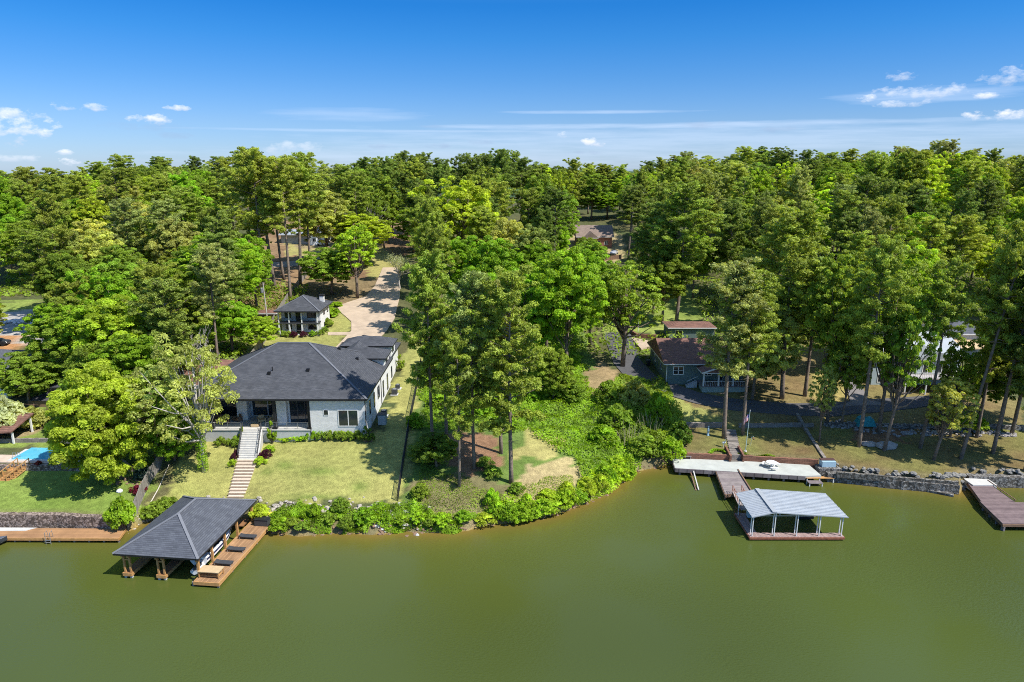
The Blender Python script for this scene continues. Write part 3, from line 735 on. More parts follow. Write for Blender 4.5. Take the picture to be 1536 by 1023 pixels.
WORD = {'bright': 'bright green', 'yellow': 'yellow-green', 'mid': 'mid green', 'pale': 'pale green', 'gold': 'golden', 'olive': 'olive green', 'dark': 'dark green', 'grey': 'grey-green', 'deep': 'deep green'}
ORD = ['leftmost', 'second from left', 'third from left', 'fourth from left', 'fifth from left', 'sixth from left', 'seventh from left', 'eighth from left', 'ninth from left', 'tenth from left'] + [w + ' from left' for w in 'eleventh twelfth thirteenth fourteenth fifteenth sixteenth seventeenth eighteenth nineteenth twentieth twenty-first twenty-second twenty-third twenty-fourth twenty-fifth twenty-sixth'.split()]
def band(y):
    return 'skyline' if y > 285 else 'ridge' if y > 240 else 'upper slope' if y > 200 else 'middle slope' if y > 160 else 'lower slope' if y > 125 else 'foot slope'
groups = {}
for f in FT:
    sec = next(s for a, b_, s in SECT if a <= f[8] < b_)
    groups.setdefault((WORD[f[6]], f[7], band(f[2]), sec), []).append(f)
for (w, ip, bd, sec), fs in groups.items():
    fs.sort(key=lambda q: q[8])
    for i, f in enumerate(fs):
        key, x, y, z, h, r, tone, ispine, px, top = f
        kind = 'pine' if ip else 'leafy tree'
        lab = f'{w} {kind} {sec} on the {bd}' + ('' if len(fs) == 1 else ', ' + (ORD[i] if i < len(fs) - 1 else 'rightmost'))
        plant(key, 'pine_tree' if ip else 'broadleaf_tree', (x, y, z), h, r, shade(tone, .22), lab, 'tree', f'trees on the {bd} {sec}', (random.uniform(-.03, .03), random.uniform(-.03, .03)))

# scattered leaf cards as ground cover ('stuff')
def cover(name, poly, n, hmax, size, color, label, cat, seed, clump=1.6, world=False, keep=None):
    rs = np.random.default_rng(seed)
    if not world: W = [G(*q) for q in poly]; W = [(w.x, w.y) for w in W]
    else: W = poly
    xs = [w[0] for w in W]; ys = [w[1] for w in W]
    x = rs.uniform(min(xs), max(xs), n * 3); y = rs.uniform(min(ys), max(ys), n * 3)
    m = inpoly(x + (vnoise(x, y, 2.3, seed + 31) - .5) * 2.6, y + (vnoise(x, y, 2.3, seed + 32) - .5) * 2.6, W)
    if keep is not None: m &= keep(x, y)
    x = x[m][:n]; y = y[m][:n]; g = ground(x, y)
    hh = hmax * (vnoise(x, y, clump, seed) * .7 + vnoise(x, y, clump * 2.7, seed + 1) * .5) ** 1.5
    z = g + hh * (.35 + .65 * rs.random(len(x)))
    P = np.stack([x, y, z], 1); e = .3
    gx_ = (vnoise(x + e, y, clump, seed) - vnoise(x - e, y, clump, seed)) * hmax / e; gy_ = (vnoise(x, y + e, clump, seed) - vnoise(x, y - e, clump, seed)) * hmax / e
    N = np.stack([-gx_, -gy_, np.ones(len(x))], 1) + rs.normal(size=(len(x), 3)) * .5
    tone = vnoise(x, y, clump * 1.3, seed + 5) * .6 + rs.random(len(x)) * .4
    me = card_mesh(name, [cards(P, N, size * (.7 + .6 * rs.random(len(x))), size * .6, tone)], LEAF)
    o = bpy.data.objects.new(name, me); COL.objects.link(o); o.color = (*color, 1); tag(o, label, cat, kind='stuff'); return o
cover('thicket', [(790, 640), (760, 655), (700, 640), (625, 650), (640, 500), (700, 430), (860, 480), (880, 575), (960, 650), (955, 700), (860, 725), (865, 690), (830, 672)], 70000, 1.3, .19, TONE['bright'],
      'bright green tangle of vines and weeds covering the slope beside the grove', 'undergrowth', 5, 1.8)
cover('undergrowth', [(-95, 98), (-52, 98), (-52, 175), (-140, 190)], 26000, 2.2, .32, TONE['mid'], 'green scrub growing beneath the trees on the left slope', 'undergrowth', 6, 2.5, True,
      lambda x, y: (lambda p: ~inpoly(p[0], p[1], [(-200, 545), (-200, 445), (70, 445), (110, 500), (60, 545)]) & ~inpoly(p[0], p[1], [(-100, 690), (-100, 600), (110, 600), (200, 690)]))(proj(x, y, ground(x, y))))
cover('understory', [(4, 128), (60, 128), (160, 150), (200, 230), (-10, 230), (-8, 140)], 40000, 2.4, .36, TONE['mid'], 'green scrub growing beneath the trees behind the green house', 'undergrowth', 8, 2.5, True,
      lambda x, y: (lambda p: ~inpoly(p[0], p[1], [(940, 510), (1030, 410), (1060, 500)]) & ~inpoly(p[0], p[1], [(850, 405), (850, 330), (940, 330), (940, 405)]) & ~inpoly(p[0], p[1], [(1330, 600), (1330, 480), (1500, 480), (1500, 600)]))(proj(x, y, ground(x, y))))
cover('weeds', [(612, 745), (640, 690), (700, 715), (760, 740), (860, 715), (868, 735), (760, 778), (610, 785)], 7000, .45, .09, TONE['mid'], 'sparse low weeds scattered over the bare grove clearing', 'weeds', 14, 1.2)
cover('shore_weeds', [(720, 770), (800, 758), (870, 735), (925, 690), (955, 700), (945, 722), (890, 752), (840, 768), (740, 786)], 16000, 1.9, .13, TONE['lime'], 'lime green tangle leaning over the water along the grove point', 'undergrowth', 15, 1.3)
cover('reeds', [(405, 776), (420, 762), (560, 762), (640, 770), (720, 780), (715, 795), (640, 797), (560, 801), (500, 799), (412, 796)], 17000, 1.25, .11, TONE['bright'],
      'mixed green weeds growing between the pale bank stones', 'weeds', 9, 1.0)
cover('ivy_patch', [(905, 612), (930, 565), (1000, 575), (1030, 640), (1005, 690), (960, 690), (925, 650)], 22000, 2.4, .17, TONE['mid'], 'dense green briars on the bank left of the concrete dock', 'undergrowth', 10, 2.0)
cover('weeds', [(1022, 676), (1090, 680), (1090, 690), (1022, 686)], 2500, .5, .1, TONE['bright'], 'low green plants along the top of the left brick retaining wall', 'weeds', 12, .8)
cover('ferns', [(1106, 680), (1150, 684), (1236, 695), (1232, 702), (1110, 690)], 4500, .6, .11, TONE['mid'], 'low green plants along the top of the right brick retaining wall', 'weeds', 13, .8)

# shrubs: (kind, px, py, radius m, height m, tone, label)
ORDS = []
def shrub(key, px, py, r, h, tone, label, group=None, name='shrub', cat='shrub'):
    g = G(px, py); return plant(key, name, g, h, r, shade(tone, .08) if isinstance(tone, str) else tone, label, cat, group)
PURP = (.085, .02, .035)
shrub('u1', 391, 697, .85, 1.0, 'lime', 'bright yellow-green shrub at the bottom right of the white stairs')
shrub('u1', 348, 699, .6, .9, 'lime', 'small yellow-green shrub at the bottom left of the white stairs')
shrub('u2', 398, 688, .9, 1.2, PURP, 'dark purple shrub right of the white stairs')
shrub('u1', 352, 689, .5, .8, PURP, 'small dark purple shrub left of the white stairs')
shrub('u1', 355, 682, .5, .7, PURP, 'upper small dark purple shrub left of the white stairs')
shrub('u3', 409, 664, .65, 3.0, 'bright', 'tall narrow green shrub where stairs meet the porch')
shrub('u3', 365, 665, .6, 2.3, 'mid', 'narrow green shrub at the left top of the stairs')
shrub('u1', 356, 668, .9, 1.3, 'mid', 'round green shrub beside the narrow one left of the stairs')
shrub('u1', 343, 668, .55, .9, 'mid', 'smallest round green shrub under the porch left end')
shrub('u1', 330, 668, .8, 1.2, 'mid', 'round green shrub leftmost under the porch')
shrub('u1', 405, 678, .8, .9, 'lime', 'yellow-green shrub behind the dark purple one right of stairs')
for i, px in enumerate(np.linspace(413, 455, 6)):
    shrub('u2', px, 661, .75, .7, 'lime', f'low yellow-green shrub in the porch hedge, {["leftmost", "second from the stairs", "third from the stairs", "fourth from the stairs", "fifth from the stairs", "nearest the darker shrubs"][i]}', 'yellow-green hedge under the porch')
for i, px in enumerate([463, 473, 484, 494, 504, 515, 525, 536]):
    shrub('u1', px, 659, .85, 1.2, 'mid' if i not in (0, 1) else 'bright', f'green foundation shrub under the front windows, {ORD[i] if i < 7 else "rightmost"}', 'foundation shrubs under the front windows')
shrub('u3', 549, 664, .7, 2.3, 'deep', 'upright dark shrub at the front right house corner')
shrub('u3', 556, 663, .6, 1.9, 'deep', 'upright dark shrub just right of the house corner one')
shrub('u3', 601, 556, .8, 2.8, 'mid', 'tall green shrub at the far end of the garage wall')
for i, (px, py, t) in enumerate([(425, 504, 'mid'), (432, 505, 'mid'), (441, 505, PURP), (456, 505, PURP), (470, 504, 'bright'), (480, 503, 'mid'), (487, 498, 'mid')]):
    shrub('u1', px, py, .9, 1.1, t, ['round green shrub at the left front post of the guest house', 'green shrub second along the guest house front', 'purple shrub left of the guest house door', 'purple shrub right of the guest house door',
          'bright green shrub at the right front of the guest house', 'large green shrub at the guest house right corner', 'green shrub beside the guest house side wall'][i])
shrub('u4', 497, 474, 1.8, 1.8, 'bright', 'loose bright shrub between guest house and driveway')
shrub('u4', 491, 489, 1.4, 1.5, 'mid', 'green shrub along the guest house side lawn')
shrub('u4', 500, 459, 2.0, .9, 'bright', 'low spreading green shrub behind the guest house corner')
shrub('u4', 185, 790, 1.7, 3.2, 'bright', 'bright green shrub beside the plank fence above the left dock')
shrub('u1', 208, 738, 1.0, .9, (.16, .012, .03), 'crimson rose shrub against the plank fence')
shrub('u4', 217, 716, 1.2, 1.3, (.10, .16, .13), 'blue-green shrub beside the plank fence')
shrub('u4', 232, 775, 1.4, 1.6, 'mid', 'green shrub behind the boathouse roof')
shrub('u4', 250, 765, 1.3, 1.5, 'mid', 'second green shrub behind the boathouse roof, further right')
shrub('u4', 390, 775, 1.2, 1.4, 'yellow', 'yellow-green shrub beside the yellow kayak')
shrub('u4', 6, 650, 3.6, 4.8, 'cream', 'large cream-blossomed shrub at the left edge above the pool')
shrub('u4', 50, 640, 2.2, 2.6, 'pale', 'pale green shrub beside the cream-blossomed one')
shrub('u1', 57, 697, .5, .5, (.3, .06, .05), 'small reddish plant on the pool edge')
shrub('u1', 79, 697, .5, .5, 'mid', 'small green plant on the pool edge')
rs = random.Random(5)
SHB = [(418, 793), (436, 786), (455, 792), (470, 778), (490, 790), (505, 776), (522, 790), (540, 782), (560, 790), (578, 783), (600, 790), (622, 786), (645, 789), (668, 790), (690, 786)]
for i, (px, py) in enumerate(SHB):
    shrub(rs.choice(['u4', 'u5']), px + rs.uniform(-6, 6), py + rs.uniform(-8, 3), rs.uniform(.6, 1.25), rs.uniform(.7, 1.6), 'lime' if i in (11, 13) else rs.choice(['mid', 'bright', 'bright']), f'green shrub on the stony bank below the front lawn, {["nearest the boathouse", "second", "third", "fourth", "fifth", "sixth", "seventh", "eighth", "ninth", "tenth", "eleventh", "twelfth", "thirteenth", "fourteenth", "nearest the grove"][i]}' + ('' if i in (0, 14) else ' from the boathouse'), 'shrubs on the stony bank')
SHC = [(728, 782), (745, 778), (762, 783), (780, 780), (800, 775), (815, 770), (832, 766), (850, 760), (868, 753), (885, 748), (900, 738), (915, 730), (928, 722), (940, 712), (880, 735), (905, 722), (925, 706), (850, 745), (790, 768), (760, 768), (738, 764), (820, 755)]
for i, (px, py) in enumerate(sorted(SHC)):
    w = ['', 'second', 'third', 'fourth', 'fifth', 'sixth', 'seventh', 'eighth', 'ninth', 'tenth', 'eleventh', 'twelfth', 'thirteenth', 'fourteenth', 'fifteenth', 'sixteenth', 'seventeenth', 'eighteenth', 'nineteenth', 'twentieth', 'twenty-first', 'twenty-second'][i]
    shrub(rs.choice(['u4', 'u5']), px, py - rs.uniform(0, 6), rs.uniform(.8, 1.5), rs.uniform(.8, 2.2), rs.choice(['lime', 'lime', 'yellow', 'bright']), 'lime green shrub overhanging the water at the point, ' + ('leftmost' if not i else w + ' from left'), 'lime green shrubs along the point')
for px, py, r, h, t, l in [(860, 600, 2.2, 2.6, 'mid', 'green bush high on the weedy slope'), 
        (790, 600, 2.0, 2.4, 'bright', 'bright bush behind the broadest grove pine'), (720, 620, 1.6, 2.0, 'bright', 'bright bush between grove trunks near the red soil'), (660, 610, 1.8, 2.2, 'bright', 'bright bush right of the chain-link fence top'), (925, 640, 2.6, 3.2, 'mid', 'tall green bush on the bank, left of the bamboo-like stems'), (965, 680, 2.4, 2.6, 'mid', 'dark green bush low on the bank left of the concrete dock'),
        (1005, 688, 2.2, 3.0, 'bright', 'bright rounded bush touching the left end of the concrete dock'), (985, 640, 2.2, 5.0, 'bright', 'tall bright bush on the bank below the asphalt road'),
        (950, 610, 2.4, 4.0, 'pale', 'pale yellow-green bush at the top of the bank'), (912, 600, 2.2, 3.0, 'mid', 'green bush at the upper left of the bank below the road'),
        (905, 665, 2.3, 2.6, 'bright', 'bright bush between the vine slope and the bank'), (1020, 665, 1.6, 3.2, 'deep', 'dark bush beside the low stone wall'),
        (630, 745, 1.2, 1.6, 'mid', 'small bush at the lake end of the chain-link fence'), (740, 715, 1.2, 1.4, 'mid', 'small bush between two grove pines'),
        (728, 700, 1.1, 1.3, 'deep', 'dark small bush behind the grove pines'), (775, 738, 1.0, 1.2, 'mid', 'small bush at the foot of the broadest grove pine'),
        (640, 690, 1.8, 2.4, 'deep', 'dark bush along the chain-link fence left of the grove'), (622, 640, 1.3, 2.0, 'bright', 'bright bush touching the chain-link fence beside the house'),
        (1416, 640, 2.2, 1.9, 'yellow', 'yellow-green bush behind the yellow-blossomed tree'), (1455, 640, 2.4, 2.0, 'bright', 'green bush below the lake house deck')]:
    shrub('u5', px, py, r, h, t, l, name='bush', cat='bush')
# bamboo-like pale stems
def cane(px, py, h, label):
    g = G(px, py); mb = MB(); t = thing('cane_clump', label, 'plant', g)
    for i in range(26):
        a, q = rs.uniform(0, 6.28), rs.random() ** .5 * 1.6; x, y = q * math.cos(a), q * math.sin(a)
        hh = h * rs.uniform(.6, 1); mb.tube([(x, y, -.3), (x * 1.15, y * 1.15, hh * .6), (x * 1.4 + rs.uniform(-.3, .3), y * 1.4, hh)], [.035, .03, .01], 4, False)
    mb.build('stem', mat('cane', (.36, .32, .18), .8), t)
cane(975, 650, 3.6, 'pale bare canes standing on the bank below the road'); cane(940, 665, 3.2, 'pale bare canes among bushes beside the vine slope')
# vines round the ivy tree
g = G(322, 707); V = []
for i in range(46):
    z = .3 + i * .16; a = i * 2.1
    V.append(clump_leaves(np.array([math.cos(a) * .36, math.sin(a) * .36, z]), .42, 60, .1, 1.1))
o = bpy.data.objects.new('ivy', card_mesh('ivy', V, LEAF)); COL.objects.link(o)
ivt = next(q for q in bpy.data.objects if q.get('label', '').startswith('tree with ivy-wrapped'))
sc = ivt.scale; o.parent = ivt; o.scale = (1 / sc[0], 1 / sc[1], 1 / sc[2]); o.color = (*TONE['bright'], 1)
# ------------------------------------------------------------------ man-made things
WHITE = mat('white_brick', (.74, .725, .70), .85, .07, 1.2, .25, pattern='brick', col2=(.62, .61, .59))
SLATE = mat('slate_shingle', (.078, .080, .088), .8, .22, .8, .2, pattern='shingle', col2=(.050, .053, .061))
SLATEB = mat('boathouse_shingle', (.095, .102, .118), .8, .18, .8, .2, pattern='shingle', col2=(.065, .07, .085))
CAPM = mat('ridge_cap', (.13, .135, .15), .8, .15, 3)
BLACK = mat('black_paint', (.015, .015, .017), .5, .1); DKGREY = mat('dark_grey', (.05, .052, .056), .6, .15)
WPAINT = mat('white_paint', (.68, .675, .65), .5, .04); LTCON = mat('light_concrete', (.50, .485, .45), .85, .12, 1.5, .1)
STUCCO = mat('grey_render', (.42, .43, .43), .85, .08, 2)
GLASS = mat('dark_glass', (.02, .028, .034), .08, .3, .5, spec=.8); CURT = mat('interior_dim', (.10, .09, .08), .8, .4, 1.5)
CEDAR = mat('cedar_post', (.44, .235, .085), .75, .25, 3, .15); DECKW = mat('cedar_deck', (.30, .145, .06), .75, .2, 1.5, .1, pattern='plankx', col2=(.20, .10, .045))
DECKY = mat('cedar_deck_y', (.40, .22, .10), .75, .25, .6, .1, pattern='plankx', col2=(.30, .16, .075)); GREYW = mat('grey_boards', (.24, .205, .20), .9, .25, 2, .1, pattern='plankx', col2=(.15, .12, .12))
FENCEW = mat('fence_boards', (.30, .27, .235), .9, .25, 2, .15, pattern='plankz', col2=(.2, .175, .15)); BRWOOD = mat('brown_wood', (.20, .12, .075), .85, .3, 2, .1)
STONE = mat('rubble_stone', (.42, .33, .27), .9, .25, 2, .6, pattern='rubble', col2=(.2, .15, .125)); GSTONE = mat('grey_stone', (.30, .29, .27), .9, .3, 2, .6, pattern='rubble', col2=(.14, .13, .12))
REDBR = mat('red_brick', (.26, .12, .075), .9, .25, 2, .3, pattern='stone_course', col2=(.17, .085, .055)); BLOCK = mat('block_wall', (.27, .235, .20), .9, .25, 2, .3, pattern='stone_course', col2=(.19, .165, .145))
BRROOF = mat('brown_shingle', (.22, .11, .08), .85, .25, 1.2, .2, pattern='shingle', col2=(.15, .075, .055)); TANROOF = mat('tan_shingle', (.26, .19, .15), .85, .2, 1.2, .2, pattern='shingle', col2=(.19, .14, .11))
GREENW = mat('green_siding', (.115, .165, .155), .8, .1, 2, .1); METAL = mat('galvanised_roof', (.43, .46, .49), .42, .12, .7, metal=.25); STEEL = mat('steel', (.42, .43, .45), .4, .15, metal=.7)
PALEMET = mat('pale_metal', (.40, .42, .44), .45, .1, .8, metal=.2); RUST = mat('rusty_beam', (.27, .10, .055), .8, .4, 3)
POOLD = mat('pool_paving', (.52, .40, .30), .9, .15, 1.5, .15); POOLW = mat('pool_water', (.10, .42, .56), .05, .15, .8, .1); TEAL = mat('turquoise_tarp', (.02, .24, .26), .6, .25, 2, .5)
YEL = mat('yellow_plastic', (.75, .62, .05), .4, .08); CYAN = mat('cyan_plastic', (.10, .50, .58), .4, .1); TANW = mat('tan_board', (.50, .36, .20), .8, .15, 2); BLUEP = mat('pale_blue_paint', (.34, .48, .55), .6, .1)

def hip(mb, x0, x1, y0, y1, z, s, th=.22, gable=None):
    """hip or gable roof solid; gable='x' means ridge along x with gable ends, 'y' ridge along y"""
    w, l = x1 - x0, y1 - y0
    if gable == 'x': h = l / 2 * s; a = (x0, (y0 + y1) / 2, z + h); b_ = (x1, (y0 + y1) / 2, z + h)
    elif gable == 'y': h = w / 2 * s; a = ((x0 + x1) / 2, y0, z + h); b_ = ((x0 + x1) / 2, y1, z + h)
    elif w >= l: h = l / 2 * s; a = (x0 + l / 2, (y0 + y1) / 2, z + h); b_ = (x1 - l / 2, (y0 + y1) / 2, z + h)
    else: h = w / 2 * s; a = ((x0 + x1) / 2, y0 + w / 2, z + h); b_ = ((x0 + x1) / 2, y1 - w / 2, z + h)
    v = [(x0, y0, z), (x1, y0, z), (x1, y1, z), (x0, y1, z), a, b_]
    alongx = gable == 'x' or (gable is None and w >= l)
    if alongx: fs = [(0, 1, 5, 4), (2, 3, 4, 5), (1, 2, 5), (3, 0, 4)]
    else: fs = [(3, 0, 4, 5), (1, 2, 5, 4), (0, 1, 4), (2, 3, 5)]
    lo = [(x0, y0, z - th), (x1, y0, z - th), (x1, y1, z - th), (x0, y1, z - th)]
    fs += [(0, 6, 7, 1), (1, 7, 8, 2), (2, 8, 9, 3), (3, 9, 6, 0), (6, 9, 8, 7)]
    n = len(mb.f); mb.add(v + lo, fs)
    for i in range(n + 4, n + 9): mb.m[i] = 1
    return a, b_
def ridge_caps(parent, segs, m=CAPM, w=.3):
    mb = MB()
    for a, b_ in segs: mb.bar(Vector(a) + Vector((0, 0, .03)), Vector(b_) + Vector((0, 0, .03)), w, .07)
    return mb.build('ridge_cap', m, parent)
def hip_caps(x0, x1, y0, y1, z, a, b_, alongx):
    cs = [(x0, y0, z), (x1, y0, z), (x1, y1, z), (x0, y1, z)]
    return [(a, b_)] + ([(cs[0], a), (cs[3], a), (cs[1], b_), (cs[2], b_)] if alongx else [(cs[0], a), (cs[1], a), (cs[2], b_), (cs[3], b_)])
def window(parent, x0, x1, z0, z1, y, face=-1, mull=1, rows=1, axis='x', frame=WPAINT, d=.06, name='window', fw=.08):
    """window in a wall plane; axis x: wall along x at y; axis y: wall along y (x0,x1 are y values) at x=y"""
    def bx(m, a0, a1, b0, b1, c0, c1):
        m.box(a0, a1, b0, b1, c0, c1) if axis == 'x' else m.box(b0, b1, a0, a1, c0, c1)
    lo, hi = sorted((y, y + face * d)); lo2, hi2 = sorted((y, y + face * .02))
    fm = MB()
    bx(fm, x0, x1, lo, hi, z1 - fw, z1); bx(fm, x0, x1, lo, hi, z0, z0 + fw); bx(fm, x0, x0 + fw, lo, hi, z0 + fw, z1 - fw); bx(fm, x1 - fw, x1, lo, hi, z0 + fw, z1 - fw)
    for i in range(1, mull + 1):
        c = x0 + (x1 - x0) * i / (mull + 1); bx(fm, c - fw / 2, c + fw / 2, lo, hi, z0 + fw, z1 - fw)
    w = fm.build(name, frame, parent)
    pm = MB(); bx(pm, x0 + fw, x1 - fw, lo2, hi2, z0 + fw, z1 - fw); pm.build('pane', GLASS, w)
    if rows > 1:
        rm = MB()
        for i in range(1, rows):
            c = z0 + (z1 - z0) * i / rows; bx(rm, x0 + fw, x1 - fw, lo, hi - .01 if face > 0 else hi, c - .03, c + .03)
        rm.build('glazing_bar', frame, w)
    return w
def post(parent, x, y, z0, z1, w, m, name='post'):
    return MB().box(x - w / 2, x + w / 2, y - w / 2, y + w / 2, z0, z1).build(name, m, parent)

# ---- main white brick house (origin: front right corner at ground) ----
H0 = Vector((-20.8, 91.0, 4.6))
house = thing('white_brick_house', 'large white brick house with dark hip roof above the front lawn stairs', 'house', H0)
E = 5.7  # eave height above origin
FL = 1.2
mb = MB()
mb.box(-7.8, 0, 0, 20.4, -1.6, E - .02)                          # right front room block
mb.box(-25.2, -7.8, 5.2, 20.4, -1.6, E - .02)                    # body behind porch
mb.box(-11.7, -7.8, 2.6, 5.2, -1.6, E - .02)                     # room behind sliding door
mb.box(-24.9, -23.2, .9, 5.2, FL, E - .02)
mb.box(-19.6, -18.1, 3.6, 5.2, FL, E - .02)                      # white brick pier on porch
mb.box(-13.1, -11.7, 1.7, 5.2, FL, E - .02)
mb.build('wall', WHITE, house)
mb = MB(); mb.box(-10.2, -.3, 20.4, 30.6, -1.2, E - .32); mb.build('garage_wall', WHITE, house)
mb = MB(); mb.box(-25.2, -7.83, -.02, 5.2, -1.6, FL - .16); mb.build('porch_base', mat('porch_base', (.50, .50, .49), .85, .1, 1.2, .2, pattern='brick', col2=(.45, .45, .44)), house)
MB().box(-25.3, -7.83, -.12, 5.2, FL - .16, FL).build('porch_floor', LTCON, house)
x0, x1, y0, y1 = -25.8, .5, -.55, 21.0
rb = MB(); a, b_ = hip(rb, x0, x1, y0, y1, E + .2, .5, .28); roof = rb.build('roof', [SLATE, BLACK], house)
ridge_caps(roof, hip_caps(x0, x1, y0, y1, E + .2, a, b_, True))
wx0, wx1, wy0, wy1 = -10.7, .2, 12.5, 31.3
rb = MB(); a2, b2 = hip(rb, wx0, wx1, wy0, wy1, E + .08, .52, .28); r2 = rb.build('garage_roof', [SLATE, BLACK], house)
ridge_caps(r2, [(b2, (wx0, wy1, E + .08)), (b2, (wx1, wy1, E + .08))])
# side dormers over the right wall
for dy0, dy1, xr, top in ((15.2, 19.6, -4.6, 2.0), (21.6, 25.8, -5.2, 2.4)):
    db = MB(); db.box(xr, .06, dy0, dy1, E - .6, E + top - .45); d = db.build('dormer', WHITE, house)
    db = MB(); hip(db, xr - 3.2, .55, dy0 - .5, dy1 + .5, E + top - .2, .42, .22, None); db.build('dormer_roof', [SLATE, BLACK], d)
    window(d, dy0 + 1.4, dy1 - 1.4, E + top - 1.9, E + top - .8, .06, 1, 1, axis='y', frame=BLACK, fw=.06)
for vx, vy in ((-14.5, 4.0), (-9.0, 4.6), (-3.6, 12.5), (-6.5, 13.2)):
    zz = min(E + .2 + (vy - y0) * .5, E + .2 + (x1 - vx) * .5)
    MB().box(vx - .2, vx + .2, vy - .2, vy + .2, zz - .2, zz + .38).build('roof_vent', BLACK, house)
MB().tube([(-14.2, 4.6, E + 2.4), (-14.2, 4.6, E + 3.4)], .08, 6).build('roof_pipe', BLACK, house)
# front right windows
window(house, -3.85, -.95, 1.62, 4.15, 0, -1, 1, frame=WPAINT, fw=.12)
window(house, -5.85, -5.15, 3.3, 4.15, 0, -1, 0, frame=WPAINT, fw=.06)
# sliding doors and glazing in the porch recess
window(house, -11.45, -8.15, FL + .02, 4.6, 2.6, -1, 2, frame=DKGREY, name='sliding_door', fw=.08)
window(house, -18.0, -13.2, FL + .02, 4.9, 5.2, -1, 1, frame=STUCCO, name='sliding_door', fw=.16)
window(house, -23.1, -19.7, FL + .02, 4.9, 5.2, -1, 1, frame=DKGREY, name='sliding_door', fw=.1)
window(house, -22.9, -20.2, 2.6, 4.2, .9, -1, 0, frame=DKGREY, fw=.05) if False else None
for px_ in (-24.4, -21.9, -12.6 - .3, -8.0):
    p_ = post(house, px_, .25, FL, E - .05, .32, BLACK, 'porch_post')
    MB().box(px_ - .3, px_ + .3, -.05, .55, FL, FL + .3).build('post_base', BLACK, p_)
# porch railings
for ra, rb_ in ((-25.1, -17.8), (-14.2, -8.2)):
    m_ = MB(); m_.bar((ra, .05, FL + .95), (rb_, .05, FL + .95), .05, .05); n_ = 5
    for i in range(n_): xx = ra + (rb_ - ra) * i / (n_ - 1); m_.bar((xx, .05, FL), (xx, .05, FL + .95), .05, .05)
    for k in range(4): m_.bar((ra, .05, FL + .18 + .18 * k), (rb_, .05, FL + .18 + .18 * k), .012, .012)
    m_.build('railing', STEEL, house)
# right side wall: windows, pipes
for y_, w_, z0_, z1_ in ((3.0, .9, 2.2, 4.4), (6.2, .9, 2.2, 4.4), (9.2, 1.6, 2.4, 4.4), (13.5, .9, 1.3, 4.0), (17.2, 1.0, 1.3, 4.0)):
    window(house, y_, y_ + w_, z0_, z1_, 0, 1, 0, axis='y', frame=DKGREY, fw=.06)
window(house, 23.0, 24.0, 1.6, 3.6, -.3, 1, 0, axis='y', frame=DKGREY, fw=.06)
for y_, x_ in ((.12, .06), (12.0, .06), (20.55, -.22)):
    MB().tube([(x_, y_, -.6), (x_, y_, E - .1)], .06, 6).build('downspout', BLACK, house)
MB().box(-7.86, -7.76, -.1, 0, -.2, E).build('downspout', BLACK, house)
# porch furniture
def armchair(x, y, z, rz, label, m=BRWOOD):
    t = thing('armchair', label, 'chair', (x, y, z), rz)
    MB().box(-.4, .4, -.4, .3, .2, .48).build('seat', m, t); MB().box(-.4, .4, .3, .45, .2, 1.0).build('backrest', m, t)
    for s in (-1, 1): MB().box(s * .46 - .06, s * .46 + .06, -.4, .45, 0, .7).build('armrest', m, t)
    return t
Zp = H0.z + FL
armchair(-41.6, 93.2, Zp, .3, 'brown patio armchair left of the white porch pier'); armchair(-40.3, 94.3, Zp, -.4, 'brown patio armchair in front of the white porch pier')
armchair(-36.6, 93.8, Zp, .5, 'pale patio armchair left of the porch glass doors centre', TANW); armchair(-34.9, 93.8, Zp, -.4, 'pale patio armchair beside the right black porch post', TANW)
t = thing('patio_sofa', 'long dark patio sofa at the left end of the porch', 'sofa', (-43.2, 94.0, Zp)); MB().box(-1.1, 1.1, -.4, .4, .1, .45).build('seat', BRWOOD, t); MB().box(-1.1, 1.1, .4, .56, .1, .9).build('backrest', BRWOOD, t)
t = thing('doormat_bench', 'low tan ottoman at the top of the white stairs', 'ottoman', (-36.9, 92.0, Zp)); t.name = 'ottoman'; MB().box(-.55, .55, -.3, .3, .06, .4).build('cushion', TANW, t, bevel=.05); MB().box(-.5, .5, -.25, .25, 0, .06).build('base', BRWOOD, t)

# ---- stairs from porch to lawn ----
top = Vector((-37.0, 90.8, Zp)); bl = G(371, 690); bot = Vector((up(371, 690, bl.z).x, bl.y, bl.z + .05))
st = thing('concrete_staircase', 'wide white staircase climbing from the lawn to the porch', 'stairs', (0, 0, 0))
n = 17; mb = MB(); hw = 1.35
for i in range(n):
    f0 = i / n; f1 = (i + 1) / n; c0 = top.lerp(bot, f0); c1 = top.lerp(bot, f1)
    mb.box(c0.x - hw, c0.x + hw, c1.y, c0.y, c1.z - 1.1, c1.z + (top.z - bot.z) / n * .9)
mb.build('step', LTCON, st)
mb = MB()
for sx in (1,): mb.add(*(lambda A: (A, [(0, 1, 2, 3), (7, 6, 5, 4), (0, 4, 5, 1), (1, 5, 6, 2), (2, 6, 7, 3), (3, 7, 4, 0)]))([(top.x + hw + a_, top.y + .0, top.z - b0) for a_ in (.0,) for b0 in (-.05, 2.0)] + [(bot.x + hw, bot.y, bot.z - .8), (bot.x + hw, bot.y, bot.z + .2)] + [(top.x + hw + .2, top.y, top.z - b0) for b0 in (-.05, 2.0)] + [(bot.x + hw + .2, bot.y, bot.z - .8), (bot.x + hw + .2, bot.y, bot.z + .2)]))
mb.build('side_wall', LTCON, st)
